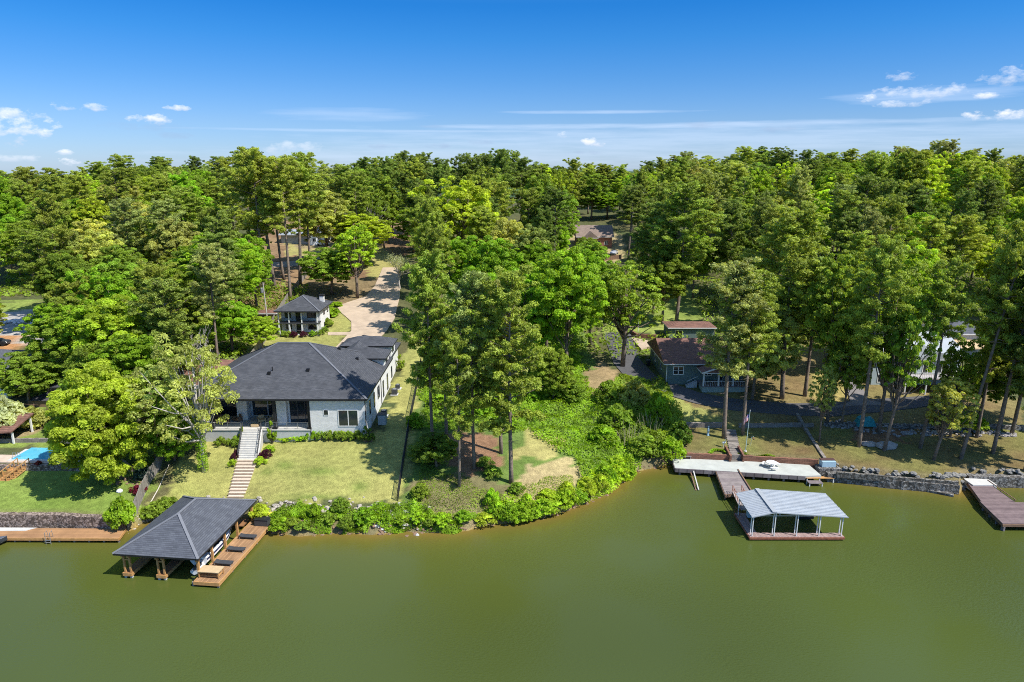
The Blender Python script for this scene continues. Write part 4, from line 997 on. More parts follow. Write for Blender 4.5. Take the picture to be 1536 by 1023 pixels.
for s in (-1, 1):
    rm = MB(); A = top + Vector((s * hw * .98, .3, 1.0)); B = bot + Vector((s * hw * .98, .2, 1.0)); rm.bar(A, B, .06, .06); rm.bar(A - Vector((0, 0, .8)), B - Vector((0, 0, .8)), .04, .04)
    for i in range(8):
        q = A.lerp(B, i / 7); rm.bar(q - Vector((0, 0, 1.1)), q, .05, .05)
    for i in range(26):
        q = A.lerp(B, i / 25); rm.bar(q - Vector((0, 0, .8)), q, .018, .018)
    rm.build('handrail', DKGREY, st)
ts = thing('timber_steps', 'tan timber and gravel steps down the lawn to the boathouse', 'steps', (0, 0, 0))
b2_ = G(353, 749); n = 12; TIM = mat('step_timber', (.38, .29, .21), .85, .2, 3)
mb = MB(); mb2 = MB()
for i in range(n):
    c0 = bot.lerp(b2_, i / n); c1 = bot.lerp(b2_, (i + 1) / n); w_ = hw - .35 * i / n
    zt = gz(c0.x, c0.y) + .12
    mb.box(c1.x - w_, c1.x + w_, c1.y + .16, c0.y, zt - .6, zt); mb2.box(c1.x - w_ - .05, c1.x + w_ + .05, c1.y + .06, c1.y + .16, zt - .7, zt + .05)
mb.build('gravel_tread', mat('step_gravel', (.58, .49, .39), .9, .2, 6), ts); mb2.build('riser', TIM, ts)

# ---- side yard utilities ----
def ac(x, y, label, m=DKGREY, s=1.0):
    z = gz(x, y); t = thing('air_conditioner', label, 'air conditioner', (x, y, z)); MB().box(-.45 * s, .45 * s, -.45 * s, .45 * s, .08, .95 * s).build('casing', m, t, bevel=.04)
    MB().lathe([(.34 * s, 0), (.34 * s, .06)], (0, 0, .95 * s), 12).build('fan_grille', STEEL, t); MB().box(-.6, .6, -.6, .6, -.25, .08).build('pad', LTCON, t)
ac(-19.4, 107.2, 'grey air conditioner nearest the garage along the side wall'); ac(-19.3, 109.8, 'small grey air conditioner further back on the side wall', s=.8); ac(-19.6, 98.5, 'dark air conditioner behind the utility cabinet', s=1.0)
z = gz(-19.2, 95.5); t = thing('utility_cabinet', 'tall grey-green utility cabinet beside the right house wall', 'cabinet', (-19.3, 95.6, z)); MB().box(-.6, .6, -.5, .5, 0, 1.6).build('body', mat('cab', (.25, .30, .30), .6, .1), t, bevel=.03); MB().box(-.55, .55, -.53, -.5, .1, 1.5).build('door', STUCCO, t); MB().box(-.65, .65, -.55, .55, 1.6, 1.68).build('lid', DKGREY, t)

# ---- guest house ----
gz0 = gz(-45, 141); GH = Vector((-49.1, 139.6, gz0 - .1)); gh = thing('guest_house', 'two-storey white guest house with balcony and dark hip roof', 'house', GH)
ge = 12.65 - GH.z
MB().box(.1, 8.4, 2.1, 9.4, -1.5, ge - .02).build('wall', WHITE, gh)
MB().box(0, 8.5, -.1, 2.1, -1.2, .05).build('patio_slab', LTCON, gh)
MB().box(0, 8.5, -.05, 2.1, ge * .48, ge * .48 + .22).build('balcony_floor', DKGREY, gh)
rb = MB(); a, b_ = hip(rb, -.5, 9.1, -.55, 10.0, ge + .2, .5, .25); r_ = rb.build('roof', [SLATE, BLACK], gh); ridge_caps(r_, hip_caps(-.5, 9.1, -.55, 10.0, ge + .2, a, b_, False))
for px_ in (.18, 2.35, 5.0, 8.25): post(gh, px_, .15, .05, ge * .48, .28, WPAINT); post(gh, px_, .15, ge * .48 + .22, ge, .22, WPAINT)
m_ = MB(); m_.bar((.1, .15, ge * .48 + 1.05), (8.4, .15, ge * .48 + 1.05), .06, .05)
for i in range(40): xx = .2 + 8.1 * i / 39; m_.bar((xx, .15, ge * .48 + .22), (xx, .15, ge * .48 + 1.05), .02, .02)
m_.build('railing', DKGREY, gh)
for z_ in (.1, ge * .48 + .25):
    window(gh, 3.2, 4.4, z_, z_ + 1.75, 2.1, -1, 0, frame=BLACK, name='door', fw=.08)
    window(gh, .9, 2.2, z_ + .6, z_ + 1.7, 2.1, -1, 1, frame=BLACK, fw=.07); window(gh, 5.6, 7.6, z_ + .6, z_ + 1.7, 2.1, -1, 1, frame=BLACK, fw=.07)
    window(gh, 4.5, 5.6, z_ + .7, z_ + 1.6, 8.4, 1, 0, axis='y', frame=BLACK, fw=.07); window(gh, 7.4, 8.5, z_ + .7, z_ + 1.6, 8.4, 1, 0, axis='y', frame=BLACK, fw=.07)
ch = MB().box(7.2, 8.1, 6.6, 7.4, ge, ge + 2.1).build('chimney', WHITE, gh); MB().box(7.1, 8.2, 6.5, 7.5, ge + 2.1, ge + 2.4).build('chimney_cap', BLACK, ch)

# ---- fences ----
def fence(name, label, pts, h, m, step=2.4, thick=.05, postw=.13, dense=True, cat='fence'):
    W = [G(*p) if len(p) == 2 else Vector(p) for p in pts]; t = thing(name, label, cat, (0, 0, 0)); tot = []
    Ls = sum((b - a).length for a, b in zip(W[:-1], W[1:])); n = max(2, int(Ls / step)); P = resample(W, n + 1)
    P = [Vector((p.x, p.y, gz(p.x, p.y))) for p in P]; mb = MB()
    for a, b_ in zip(P[:-1], P[1:]):
        d = (b_ - a); d.z = 0; nn = d.normalized().cross(Vector((0, 0, 1))) * thick / 2; lo = Vector((0, 0, -.4)); hi = Vector((0, 0, h))
        if dense:
            k = 6
            for i in range(k):
                p0 = a.lerp(b_, i / k); p1 = a.lerp(b_, (i + .96) / k); hj = Vector((0, 0, h + random.uniform(-.02, .02)))
                q = [p0 - nn + lo, p1 - nn + lo, p1 + nn + lo, p0 + nn + lo, p0 - nn + hj, p1 - nn + hj, p1 + nn + hj, p0 + nn + hj]
                mb.add(q, [(0, 3, 2, 1), (4, 5, 6, 7), (0, 1, 5, 4), (1, 2, 6, 5), (2, 3, 7, 6), (3, 0, 4, 7)])
        else:
            for f in (.05, .5, .98): mb.bar(a + hi * f, b_ + hi * f, .04, .05)
    mb.build('panel' if dense else 'rail', m, t)
    for p in P[:100]:
        o = MB().box(-postw / 2, postw / 2, -postw / 2, postw / 2, -.4, h + .1).build('post', m, t); o.location = p
    return t, P
fence('plank_fence', 'long weathered plank privacy fence climbing from the left dock past the house', [(193, 796), (205, 772), (215, 745), (232, 712), (255, 680), (272, 655), (300, 622), (340, 580), (380, 540), (398, 512), (415, 478), (432, 452), (452, 425), (470, 402)], 1.9, FENCEW)
# chain link
W = [G(*p) for p in [(597, 752), (603, 712), (609, 672), (616, 630), (624, 590), (632, 545)]]; Pn = resample(W, 15); t = thing('chain_link_fence', 'black chain-link fence running up the slope right of the house', 'fence', (0, 0, 0))
Pn = [Vector((p.x, p.y, gz(p.x, p.y))) for p in Pn]; mb = MB(); mr_ = MB()
for a, b_ in zip(Pn[:-1], Pn[1:]):
    mr_.bar(a + Vector((0, 0, 1.45)), b_ + Vector((0, 0, 1.45)), .06, .06); mr_.bar(a + Vector((0, 0, .08)), b_ + Vector((0, 0, .08)), .05, .05)
    for i in range(14):
        p0 = a.lerp(b_, i / 14)
        for q in (-4, 4):
            p1 = a.lerp(b_, min(max(i + q, 0), 14) / 14); lo_, hi_ = p0 + Vector((0, 0, .08)), p1 + Vector((0, 0, 1.45)); mb.bar(lo_, hi_, .028, .028)
mb.build('mesh_panel', BLACK, t); mr_.build('rail', BLACK, t)
for p in Pn: o = MB().tube([(0, 0, -.3), (0, 0, 1.55)], .05, 6).build('post', BLACK, t); o.location = p
# wood rail gate fence in left garden
fence('paddock_fence', 'short brown rail fence with wire across the left garden', [(33, 617), (72, 620)], 1.3, BRWOOD, 2.2, dense=False)
t_, _ = fence('yard_fence', 'low brown fence around the distant brown-roofed house yard', [(900, 392), (932, 388)], 1.3, BRWOOD, 2.6)

def strip(name, P, w, d0, d1, m, parent=None, label=None, cat=None):
    """wall following points P (world), width w, from z d0 below to d1"""
    t = thing(name, label, cat, (0, 0, 0)) if parent is None else parent; mb = MB(); N = 0
    P = resample(P, max(2, int(sum((b - a).length for a, b in zip(P[:-1], P[1:])) / .55) + 1)); L_ = []; R_ = []
    rs_ = random.Random(len(P))
    for i, p in enumerate(P):
        d = P[min(i + 1, len(P) - 1)] - P[max(i - 1, 0)]; d.z = 0; nn = d.normalized().cross(Vector((0, 0, 1))) * w / 2
        j = rs_.uniform(-.07, .07); jz = rs_.uniform(-.06, .06)
        for q in (-1, 1): (L_ if q < 0 else R_).append([Vector((p.x, p.y, 0)) + q * nn * (1 + j * 2) + Vector((0, 0, p.z + d0)), Vector((p.x, p.y, 0)) + q * nn * (1 + j) + Vector((0, 0, p.z + d1 + jz))])
    vs = []; fs = []
    for l, r in zip(L_, R_): vs += [l[0], l[1], r[1], r[0]]
    for i in range(len(P) - 1):
        a = i * 4; b_ = a + 4
        for k in range(4): fs.append((a + k, b_ + k, b_ + (k + 1) % 4, a + (k + 1) % 4))
    fs += [(3, 2, 1, 0), tuple(len(vs) - 4 + k for k in range(4))]
    mb.add(vs, fs); mb.build('stonework', m, t); return t
V3 = lambda p, z: Vector((p[0], p[1], z))
U = lambda px, py, z: up(px, py, z)
# left garden walls
strip('shore_wall', [V3((-140, 74.9), 0), U(0, 786, .6), U(90, 786, .6), U(186, 792, .6)], .7, -1.2, 1.35, STONE, label='rubble stone retaining wall behind the left wooden dock', cat='wall')
for p in (): pass
wl = [Vector((x_, y_, 2.2)) for x_, y_ in [(-120, 84.9), (U(5, 712, 2.1).x, 84.0), (U(100, 712, 2.1).x, 84.0), (U(218, 712, 2.1).x, 83.6)]]
strip('terrace_wall', wl, .6, -.8, 1.35, STONE, label='rubble stone terrace wall under the swimming pool', cat='wall')
# pool
pz = 3.62
def flat(name, pts, z, th, m, parent): return MB().slab([(q.x, q.y, z) for q in pts], th).build(name, m, parent)
pool = thing('swimming_pool', 'turquoise swimming pool in the tan paved terrace at left', 'pool', (0, 0, 0))
flat('paving', [U(-160, 668, pz), U(150, 664, pz), U(195, 696, pz), U(-160, 691, pz)], pz, .3, POOLD, pool)
flat('coping', [U(45, 669, pz + .08), U(128, 669, pz + .08), U(128, 691, pz + .08), U(10, 691, pz + .08)], pz + .08, .1, LTCON, pool)
flat('pool_water', [U(48, 671, pz + .09), U(126, 671, pz + .09), U(126, 689, pz + .09), U(16, 689, pz + .09)], pz + .1, .02, POOLW, pool)
mb = MB(); g0 = U(22, 688, pz)
for dx in (0, .6): mb.tube([(g0.x + dx, g0.y + .3, pz), (g0.x + dx, g0.y + .3, pz + .8), (g0.x + dx, g0.y - .1, pz + .95), (g0.x + dx, g0.y - .4, pz + .1)], .03, 5)
mb.build('pool_ladder', STEEL, pool)
# garden low wall behind pool
strip('garden_wall', [U(-40, 662, 4), U(70, 661, 4), U(130, 664, 4)], .35, -.6, .35, BLOCK, label='low dark edging wall behind the pool paving', cat='wall')
# pavilion (left edge)
pv0 = U(-22, 668, pz); pv = thing('pool_pavilion', 'brown-roofed pavilion on posts at the left edge by the pool', 'pavilion', (pv0.x, pv0.y, pz))
rb = MB(); rb.slab([(-4.6, -1.0, 1.9), (4.3, -.4, 2.2), (4.3, 4.6, 3.2), (-4.6, 4.6, 3.2)], .18); rb.build('roof', BRROOF, pv)
for x_, y_ in ((3.9, .3), (-4, .0), (3.9, 4.2), (-4, 4.2)): post(pv, x_, y_, -.1, 2.1 if y_ < 1 else 3.0, .22, WPAINT)
mb = MB(); mb.bar((-4.4, 0, 2.0), (4.1, .2, 2.05), .12, .2); mb.build('beam', BRWOOD, pv)
# wooden garden stairs at left edge
gs = thing('wooden_stairs', 'cedar stairs with railings going down from the pool terrace', 'stairs', (0, 0, 0)); a = U(36, 697, 3.5); b_ = U(2, 724, 1.9); mb = MB()
for i in range(9): c = a.lerp(b_, (i + .5) / 9); mb.box(c.x - .7, c.x + .7, c.y - .3, c.y + .3, c.z - .1, c.z + .03)
mb.build('tread', CEDAR, gs)
for s in (-.75, .75):
    mb = MB(); o_ = Vector((s, 0, 0)); mb.bar(a + o_ + Vector((0, 0, .9)), b_ + o_ + Vector((0, 0, .9)), .12, .08); mb.bar(a + o_ - Vector((0, 0, .1)), b_ + o_ - Vector((0, 0, .1)), .08, .3)
    for i in range(7): q = a.lerp(b_, i / 6) + o_; mb.bar(q - Vector((0, 0, .1)), q + Vector((0, 0, .95)), .09, .09)
    mb.build('railing', CEDAR, gs)
t, _ = fence('cedar_railing', 'cedar balustrade on the terrace edge above the wooden stairs', [(U(-60, 703, 3.6).x, U(-60, 703, 3.6).y, 3.6), (U(15, 702, 3.6).x, U(15, 702, 3.6).y, 3.6)], .95, CEDAR, 1.5)
t = thing('cedar_screen', 'orange cedar lattice panel under the wooden stairs', 'screen', (0, 0, 0)); mb = MB(); q0 = U(13, 716, 2.2); q1 = U(38, 706, 2.2); mb.bar(q0 + Vector((0, 0, .55)), q1 + Vector((0, 0, .55)), .06, 1.2); mb.build('panel', CEDAR, t); mb = MB(); mb.bar(q0 + Vector((0, -.04, 1.17)), q1 + Vector((0, -.04, 1.17)), .1, .08); mb.build('top_rail', CEDAR, t)
# brick fireplace in the left garden
g0 = G(82, 604); fp = thing('brick_fireplace', 'outdoor brick fireplace with small dark roof in left garden', 'fireplace', g0); MB().box(-1.2, 1.2, 0, 1.4, -.3, 2.6).build('brickwork', STONE, fp)
MB().slab([(-1.5, -.3, 2.75), (1.5, -.3, 2.75), (1.5, 1.8, 3.2), (-1.5, 1.8, 3.2)], .15).build('roof', SLATE, fp); MB().box(-.5, .5, -.03, 0, .3, 1.3).build('firebox', BLACK, fp)
g0 = G(62, 612); t = thing('garden_shed_roof', 'low shed with sloping black roof behind the rail fence', 'shed', g0); t.name = 'garden_shed'
MB().slab([(-2.5, .2, 1.2), (1.0, .2, 1.2), (2.6, 5.0, 2.0), (.4, 5.0, 2.0)], .12).build('roof', mat('shed_roof', (.075, .07, .08), .8, .2, 2), t); MB().add([(-2.2, .4, -.3), (.8, .4, -.3), (2.3, 4.8, -.3), (.6, 4.8, -.3), (-2.2, .4, 1.05), (.8, .4, 1.05), (2.3, 4.8, 1.8), (.6, 4.8, 1.8)], [(0, 1, 5, 4), (1, 2, 6, 5), (2, 3, 7, 6), (3, 0, 4, 7), (4, 5, 6, 7)]).build('wall', BRWOOD, t)
# birdhouse lamp
g0 = G(183, 760); t = thing('garden_light', 'white round garden light on a post above the left dock', 'lamp', g0); MB().tube([(0, 0, -.2), (0, 0, 1.9)], .04, 6).build('pole', DKGREY, t); MB().lathe([(.1, 1.9), (.34, 2.0), (.36, 2.15), (.2, 2.32), (.02, 2.36)], n=12).build('lamp_shade', WPAINT, t)

# ---- left neighbour houses ----
def simple_house(name, label, o, x1, y1, eave, m_wall, m_roof, slope=.4, gable=None, ov=.5, wins=(), rz=0, base=-1.5):
    t = thing(name, label, 'house', o, rz); MB().box(0, x1, 0, y1, base, eave - .02).build('wall', m_wall, t)
    rb = MB(); a, b_ = hip(rb, -ov, x1 + ov, -ov, y1 + ov, eave + .2, slope, .22, gable); rb.build('roof', [m_roof, WPAINT], t)
    if gable:
        mb = MB()
        hh = eave + (y1 if gable == 'x' else x1) / 2 * slope
        if gable == 'x': mb.add([(0, 0, eave - .05), (0, y1, eave - .05), (0, y1 / 2, hh), (x1, 0, eave - .05), (x1, y1, eave - .05), (x1, y1 / 2, hh)], [(0, 2, 1), (3, 4, 5)])
        mb.build('gable', m_wall, t) if mb.v else None
    for w in wins: window(t, *w)
    return t
p0 = G(238, 606); simple_house('brown_roof_house', 'low house with brown shingle roof behind the plank fence', (p0.x, p0.y + 1, p0.z), 11.5, 11, 2.9, mat('tan_wall', (.5, .36, .26), .85, .1), BRROOF, .42, 'x', .6, [(1.5, 3.5, 1, 2.2, 0, -1, 1), (7, 9, .9, 2.2, 0, -1, 1)])
p0 = G(-75, 600); simple_house('white_house', 'white house with slate roof cut off by the left edge', (p0.x, p0.y, p0.z), 9.6, 11, 5.0, WPAINT, SLATEB, .35, None, .5, [(7.2, 8.4, 1.2, 2.6, 0, -1, 1), (2, 4, 1.2, 2.6, 0, -1, 1)])
p0 = G(386, 482); t = simple_house('storage_shed', 'small brown-roofed shed behind the fence by the utility pole', (p0.x, p0.y, p0.z), 4.2, 3.4, 1.7, BRWOOD, BRROOF, .15, None, .3, [])
MB().box(2.0, 3.4, -.05, 0, .05, 1.5).build('door', CEDAR, t)
# dead/rubble heap on gravel lot
def heap(name, px, py, r, m, label, n=26, h=.6):
    g = G(px, py); mb = MB(); q = random.Random(int(px))
    for i in range(n):
        a, d = q.uniform(0, 6.28), q.random() ** .6 * r; s = q.uniform(.15, .5)
        mb.blob((d * math.cos(a), d * .6 * math.sin(a), s * .3 + h * max(0, 1 - d / r)), (s, s * q.uniform(.5, 1), s * .6), i)
    o = mb.build(name, m); o.location = g; tag(o, label, 'rubble', kind='stuff'); return o
heap('rubble_pile', 35, 484, 4.2, mat('white_rubble', (.62, .62, .62), .8, .3, 3), 'heap of pale grey rubble on the gravel lot', 60, .7)
heap('rubble_pile', 88, 505, 2.2, mat('tan_rubble', (.52, .42, .34), .8, .3, 3), 'small tan stone heap among trees right of the gravel lot', 30)
heap('rubble_pile', 118, 490, 1.5, mat('tan_rubble', (.52, .42, .34)), 'smaller tan stone heap further right among trees', 20)
def car(px, py, rz, col, label, z=None):
    g = G(px, py); t = thing('parked_car', label, 'car', g, rz); m = mat('carpaint_' + label[:8].replace(' ', '_'), col, .3, .05, spec=.6); mb = MB()
    pr = [(-2.2, .35), (-2.25, .8), (-1.9, .95), (-1.4, 1.0), (-.9, 1.42), (.7, 1.42), (1.25, 1.02), (2.0, .92), (2.25, .7), (2.2, .35)]
    n_ = len(pr); vs = [(x, s * (.88 if z_ < 1.1 else .7), z_) for s in (-1, 1) for x, z_ in pr]; mb.add(vs, [tuple(range(n_)), tuple(range(2 * n_ - 1, n_ - 1, -1))] + [(i, i + n_, (i + 1) % n_ + n_, (i + 1) % n_) for i in range(n_)])
    mb.build('body', m, t, bevel=.05)
    mb = MB(); mb.box(-.95, .8, -.83, .83, 1.02, 1.34); mb.build('windows', GLASS, t)
    for x in (-1.4, 1.4):
        for y in (-.85, .85): w = MB().tube([(x, y - .11, .34), (x, y + .11, .34)], .34, 12).build('wheel', BLACK, t)
    return t
car(-4, 518, .2, (.03, .03, .035), 'dark pickup cut off by the left edge beside the gravel lot')

# ---- utility pole ----
g0 = G(402, 488); up_ = thing('utility_pole', 'leaning grey utility pole with transformer beside the fence', 'utility pole', g0); up_.rotation_euler = (0, -.03, 0)
hp = zat(424, g0.y) - g0.z; MB().tube([(0, 0, -.5), (0, 0, hp)], [.17, .12], 8).build('pole', GREYBARK, up_); MB().lathe([(.28, 0), (.3, .1), (.3, 1.0), (.2, 1.1)], (-.45, 0, hp - 2.2), 12).build('transformer', STEEL, up_); MB().bar((-.9, 0, hp - .5), (.9, 0, hp - .5), .1, .12).build('crossarm', BRWOOD, up_)

# ---- distant houses ----
p0 = G(866, 372); z0 = p0.z; t = simple_house('brown_roof_cottage', 'distant house with brown shingle roof among trees above the yard', (p0.x, p0.y, z0), 11.5, 10, 3.6, mat('brickish', (.28, .13, .09), .85, .2), TANROOF, .6, 'x', .6, [(6, 7.6, 1, 2.4, 0, -1, 1), (9, 10.2, 1, 2.4, 0, -1, 1)])
mb = MB(); hip(mb, 2.0, 6.6, -3.2, 5, 3.7, .8, .2, 'y'); mb.build('front_gable_roof', [TANROOF, WPAINT], t); MB().add([(2.4, -2.7, -1), (6.2, -2.7, -1), (6.2, -2.7, 3.5), (4.3, -2.7, 5.0), (2.4, -2.7, 3.5), (2.4, .5, -1), (6.2, .5, -1), (6.2, .5, 3.5), (2.4, .5, 3.5)], [(0, 1, 2, 3, 4), (1, 6, 7, 2), (0, 4, 8, 5)]).build('front_gable', mat('tan_wall', (.5, .36, .26)), t)
car(907, 368, .1, (.85, .85, .85), 'white car parked before the distant brown-roofed house'); car(921, 382, 1.2, (.4, .4, .42), 'grey car parked in the yard of the distant brown-roofed house')
p0 = G(464, 368); t = simple_house('white_cottage', 'distant white house glimpsed between the tall pines', (p0.x, p0.y, p0.z), 5.2, 8, 4.2, mat('white_siding', (.85, .85, .85), .6, .05), PALEMET, .5, 'y', .4, [(1.2, 2.4, 1.2, 2.4, 0, -1, 1)])
MB().box(-10, 0.0, 2, 8, -1, 3.4).build('side_wing', mat('greyw', (.3, .32, .33), .8, .1), t); MB().slab([(-10.6, 1.0, 3.5), (-.45, 1.0, 3.5), (-.45, 8.5, 4.6), (-10.6, 8.5, 4.6)], .25).build('wing_roof', PALEMET, t)
car(484, 368, .3, (.85, .85, .85), 'white car beside the distant white house'); 
fence('white_rail_fence', 'pale rail fence beyond the driveway head', [(512, 361), (560, 360)], 1.2, WPAINT, 2.6, dense=False)
# ---- left wooden dock, ladder and boat ----
dk = thing('wooden_dock', 'long orange cedar dock below the left stone wall', 'dock', (0, 0, 0)); dz = .62
P4 = [U(-120, 806, dz), U(178, 807, dz), U(188, 793, dz), U(-120, 791, dz)]
flat('decking', P4, dz, .1, DECKY, dk); a, b_ = P4[0], P4[1]
MB().bar(a + Vector((0, -.06, -.16)), b_ + Vector((0, -.06, -.16)), .08, .3).build('fascia', CEDAR, dk)
MB().bar(P4[1] + Vector((.05, 0, -.16)), P4[2] + Vector((.05, 0, -.16)), .08, .3).build('fascia', CEDAR, dk)
flat('pale_landing', [U(-100, 797, dz + .03), U(38, 796, dz + .03), U(55, 791.5, dz + .03), U(-100, 791, dz + .03)], dz + .04, .04, LTCON, dk)
for i in range(10):
    q = a.lerp(b_, 1 - i * .075); q = q + Vector((-.1, .15, 0)); post(dk, q.x, q.y, -1.5, dz - .1, .16, GREYW, 'pile')
q = U(73, 808, dz); ld = thing('dock_ladder', 'grey metal swim ladder on the edge of the left dock', 'ladder', (q.x, q.y - .12, 0)); mb = MB()
for s in (-.28, .28): mb.tube([(s, .5, dz), (s, .4, dz + .85), (s, 0, dz + .8), (s, -.05, -.6)], .035, 6)
mb.build('rail', STEEL, ld); mb = MB()
for k in range(4): mb.bar((-.28, -.03, .5 - k * .28), (.28, -.03, .5 - k * .28), .1, .04)
mb.build('rung', STEEL, ld)
def hull(L_, W_, Hh, n=13):
    vs = []; fs = []
    for i in range(n):
        t = i / (n - 1); w = W_ / 2 * (1 - max(0, (t - .45) / .55) ** 2.2) * (.92 + .08 * min(1, t * 5)); w = max(w, .03); sh_ = Hh * (1 + .25 * t * t); k = .28 * (t ** 3)
        x = -L_ / 2 + L_ * t
        vs += [(x, -w, sh_), (x, -w * .93, sh_ * .5 + k), (x, -w * .6, .12 + k * 1.6), (x, 0, k * 2), (x, w * .6, .12 + k * 1.6), (x, w * .93, sh_ * .5 + k), (x, w, sh_)]
    for i in range(n - 1):
        for j in range(6): fs.append((i * 7 + j, (i + 1) * 7 + j, (i + 1) * 7 + j + 1, i * 7 + j + 1))
    fs += [(0, 1, 2, 3, 4, 5, 6)]
    return vs, fs
def boat(name, label, loc, rz, L_, W_, Hh, m_hull, m_deck, m_in, tower=True, stripe=None, cover_=False):
    t = thing(name, label, 'boat', loc, rz); mb = MB(); vs, fs = hull(L_, W_, Hh); mb.add(vs, fs); mb.build('hull', m_hull, t, smooth_=False)
    n = 13; dv = []; df = []
    for i in range(n):
        a_, b2 = vs[i * 7], vs[i * 7 + 6]; zt = a_[2] - .02; dv += [(a_[0], a_[1] + .02, zt), (a_[0], a_[1] * .72, zt + .05), (b2[0], b2[1] * .72, zt + .05), (b2[0], b2[1] - .02, zt)]
    for i in range(n - 1):
        for j in range(3):
            if j == 1 and 1 <= i < 8 and not cover_: continue
            df.append((i * 4 + j, (i + 1) * 4 + j, (i + 1) * 4 + j + 1, i * 4 + j + 1))
    MB().add(dv, df).build('deck', m_deck, t)
    if not cover_:
        MB().box(-L_ * .38, L_ * .13, -W_ * .34, W_ * .34, Hh * .35, Hh * .45).build('cockpit_floor', m_in, t)
        for s in (-1, 1): MB().box(-L_ * .34, -L_ * .05, s * W_ * .25 - .18, s * W_ * .25 + .18, Hh * .45, Hh * .78).build('seat', WPAINT, t)
        MB().box(-L_ * .40, -L_ * .36, -W_ * .3, W_ * .3, Hh * .45, Hh * 1.02).build('seat', WPAINT, t)
        w = MB(); w.slab([(L_ * .13, -W_ * .36, Hh + .05), (L_ * .2, 0, Hh + .05), (L_ * .13, W_ * .36, Hh + .05), (L_ * .07, W_ * .3, Hh + .5), (L_ * .12, 0, Hh + .52), (L_ * .07, -W_ * .3, Hh + .5)], .03); w.build('windscreen', GLASS, t)
    if tower:
        mb = MB()
        for s in (-1, 1): mb.tube([(L_ * .05, s * W_ * .42, Hh), (-L_ * .02, s * W_ * .36, Hh + 1.2)], .04, 6); mb.tube([(-L_ * .12, s * W_ * .42, Hh), (-L_ * .04, s * W_ * .36, Hh + 1.2)], .04, 6)
        mb.tube([(-L_ * .03, -W_ * .36, Hh + 1.2), (-L_ * .03, W_ * .36, Hh + 1.2)], .05, 6); mb.build('wake_tower', BLACK, t)
    if stripe:
        mb = MB(); m0 = len(vs) // 7
        for s in (0, 6):
            sg = -1 if s == 0 else 1
            for i in range(m0 - 1):
                p, q = Vector(vs[i * 7 + s]), Vector(vs[(i + 1) * 7 + s]); o_ = Vector((0, sg * .012, -.13)); o2 = Vector((0, sg * -.02, -.28))
                mb.bar(p + o_, q + o_, .03, .1); mb.bar(p + o2, q + o2, .03, .06)
        mb.build('stripe', stripe, t)
    return t
q = U(2, 812, .3); b_ = boat('motor_boat', 'dark grey motor boat bow poking in at the left edge', (q.x - 1.5, q.y - 1.5, -.1), .62, 5.4, 1.9, .85, mat('dark_hull', (.035, .04, .05), .35, .1, spec=.6), mat('boat_deck', (.09, .10, .12), .6, .1), DKGREY, False, cover_=True)
mb = MB()
for x, y in ((1.5, 0), (.3, .3)): mb.box(x - .2, x + .2, y - .1, y + .1, .98, 1.06)
mb.build('cleat', WPAINT, b_)

# ---- boathouse ----
# roof corners at z 3.1: front-left (-41.6,62.7), front-right (-32.2,62.2), back-right (-31,74.9), back-left (-40.1,75.4)
bhr = -math.atan2(1.35, 12.7); BHO = Vector((-32.2, 62.3, 0)); bh = thing('boathouse', 'open cedar-post boathouse with grey hip shingle roof over two slips', 'boathouse', BHO, bhr)
W_, D_h, EZ = 9.4, 12.9, 3.0
rb = MB(); a, b_ = hip(rb, -W_, 0, 0, D_h, EZ, .50, .2); r_ = rb.build('roof', [SLATEB, BLACK], bh); ridge_caps(r_, hip_caps(-W_, 0, 0, D_h, EZ, a, b_, False), mat('boathouse_cap', (.16, .165, .18), .8, .1), .28)
# posts: three rows; left finger pair, middle finger pair, right row
def finger(x, w_=.95):
    flat_ = MB(); flat_.box(x - w_ / 2, x + w_ / 2, .3, 12.4, .5, .6); flat_.build('finger_deck', DECKW, bh)
    mb = MB(); mb.box(x - w_ / 2 - .06, x - w_ / 2, .25, 12.45, .3, .62); mb.box(x + w_ / 2, x + w_ / 2 + .06, .25, 12.45, .3, .62); mb.box(x - w_ / 2, x + w_ / 2, .22, .3, .3, .66); mb.build('fascia', CEDAR, bh)
    for y in (.5, 4.3, 8.1, 11.9):
        for s in (-.32, .32):
            post(bh, x + s, y, .6, EZ - .25, .18, CEDAR); post(bh, x + s, y, -1.2, .5, .24, LTCON, 'pile')
        if y < 1:
            mb = MB(); mb.bar((x - .32, y, EZ - .9), (x + .32, y, EZ - .9), .1, .14); mb.build('cross_brace', CEDAR, bh)
finger(-8.3); finger(-4.55)
for y in (.5, 3.2, 5.9, 8.6, 12.2):
    p_ = post(bh, -.4, y, .6, EZ - .2, .22, CEDAR)
    mb = MB(); mb.bar((-.4, y, EZ - .9), (-.4, y + .6, EZ - .25), .1, .1); mb.build('knee_brace', CEDAR, p_)
mb = MB()
for x in (-8.62, -7.98, -4.87, -4.23, -.4): mb.box(x - .09, x + .09, .2, 12.6, EZ - .5, EZ - .22)
mb.build('beam', CEDAR, bh)
MB().box(-.5, 2.15, -.35, 12.9, .48, .6).build('side_deck', mat('deck_y', (.38, .22, .11), .7, .28, .7, .1, pattern='planky', col2=(.26, .145, .07)), bh)
for q_ in ((2.15, 2.23, -.42, 12.9, .25, .62), (-.58, 2.15, -.43, -.35, .25, .62), (-.58, -.5, -.4, 12.9, .25, .62)): MB().box(*q_).build('fascia', CEDAR, bh)
MB().box(-8.8, -.95, 10.9, 12.5, .47, .58).build('back_deck', DECKW, bh)
for y in (-.2, 2.6, 5.4, 8.2, 11.0, 12.7): post(bh, 2.0, y, -1.5, .48, .2, GREYW, 'pile'); 
for y in (-.2, 5.4): post(bh, -.7, y, -1.5, .48, .2, GREYW, 'pile')
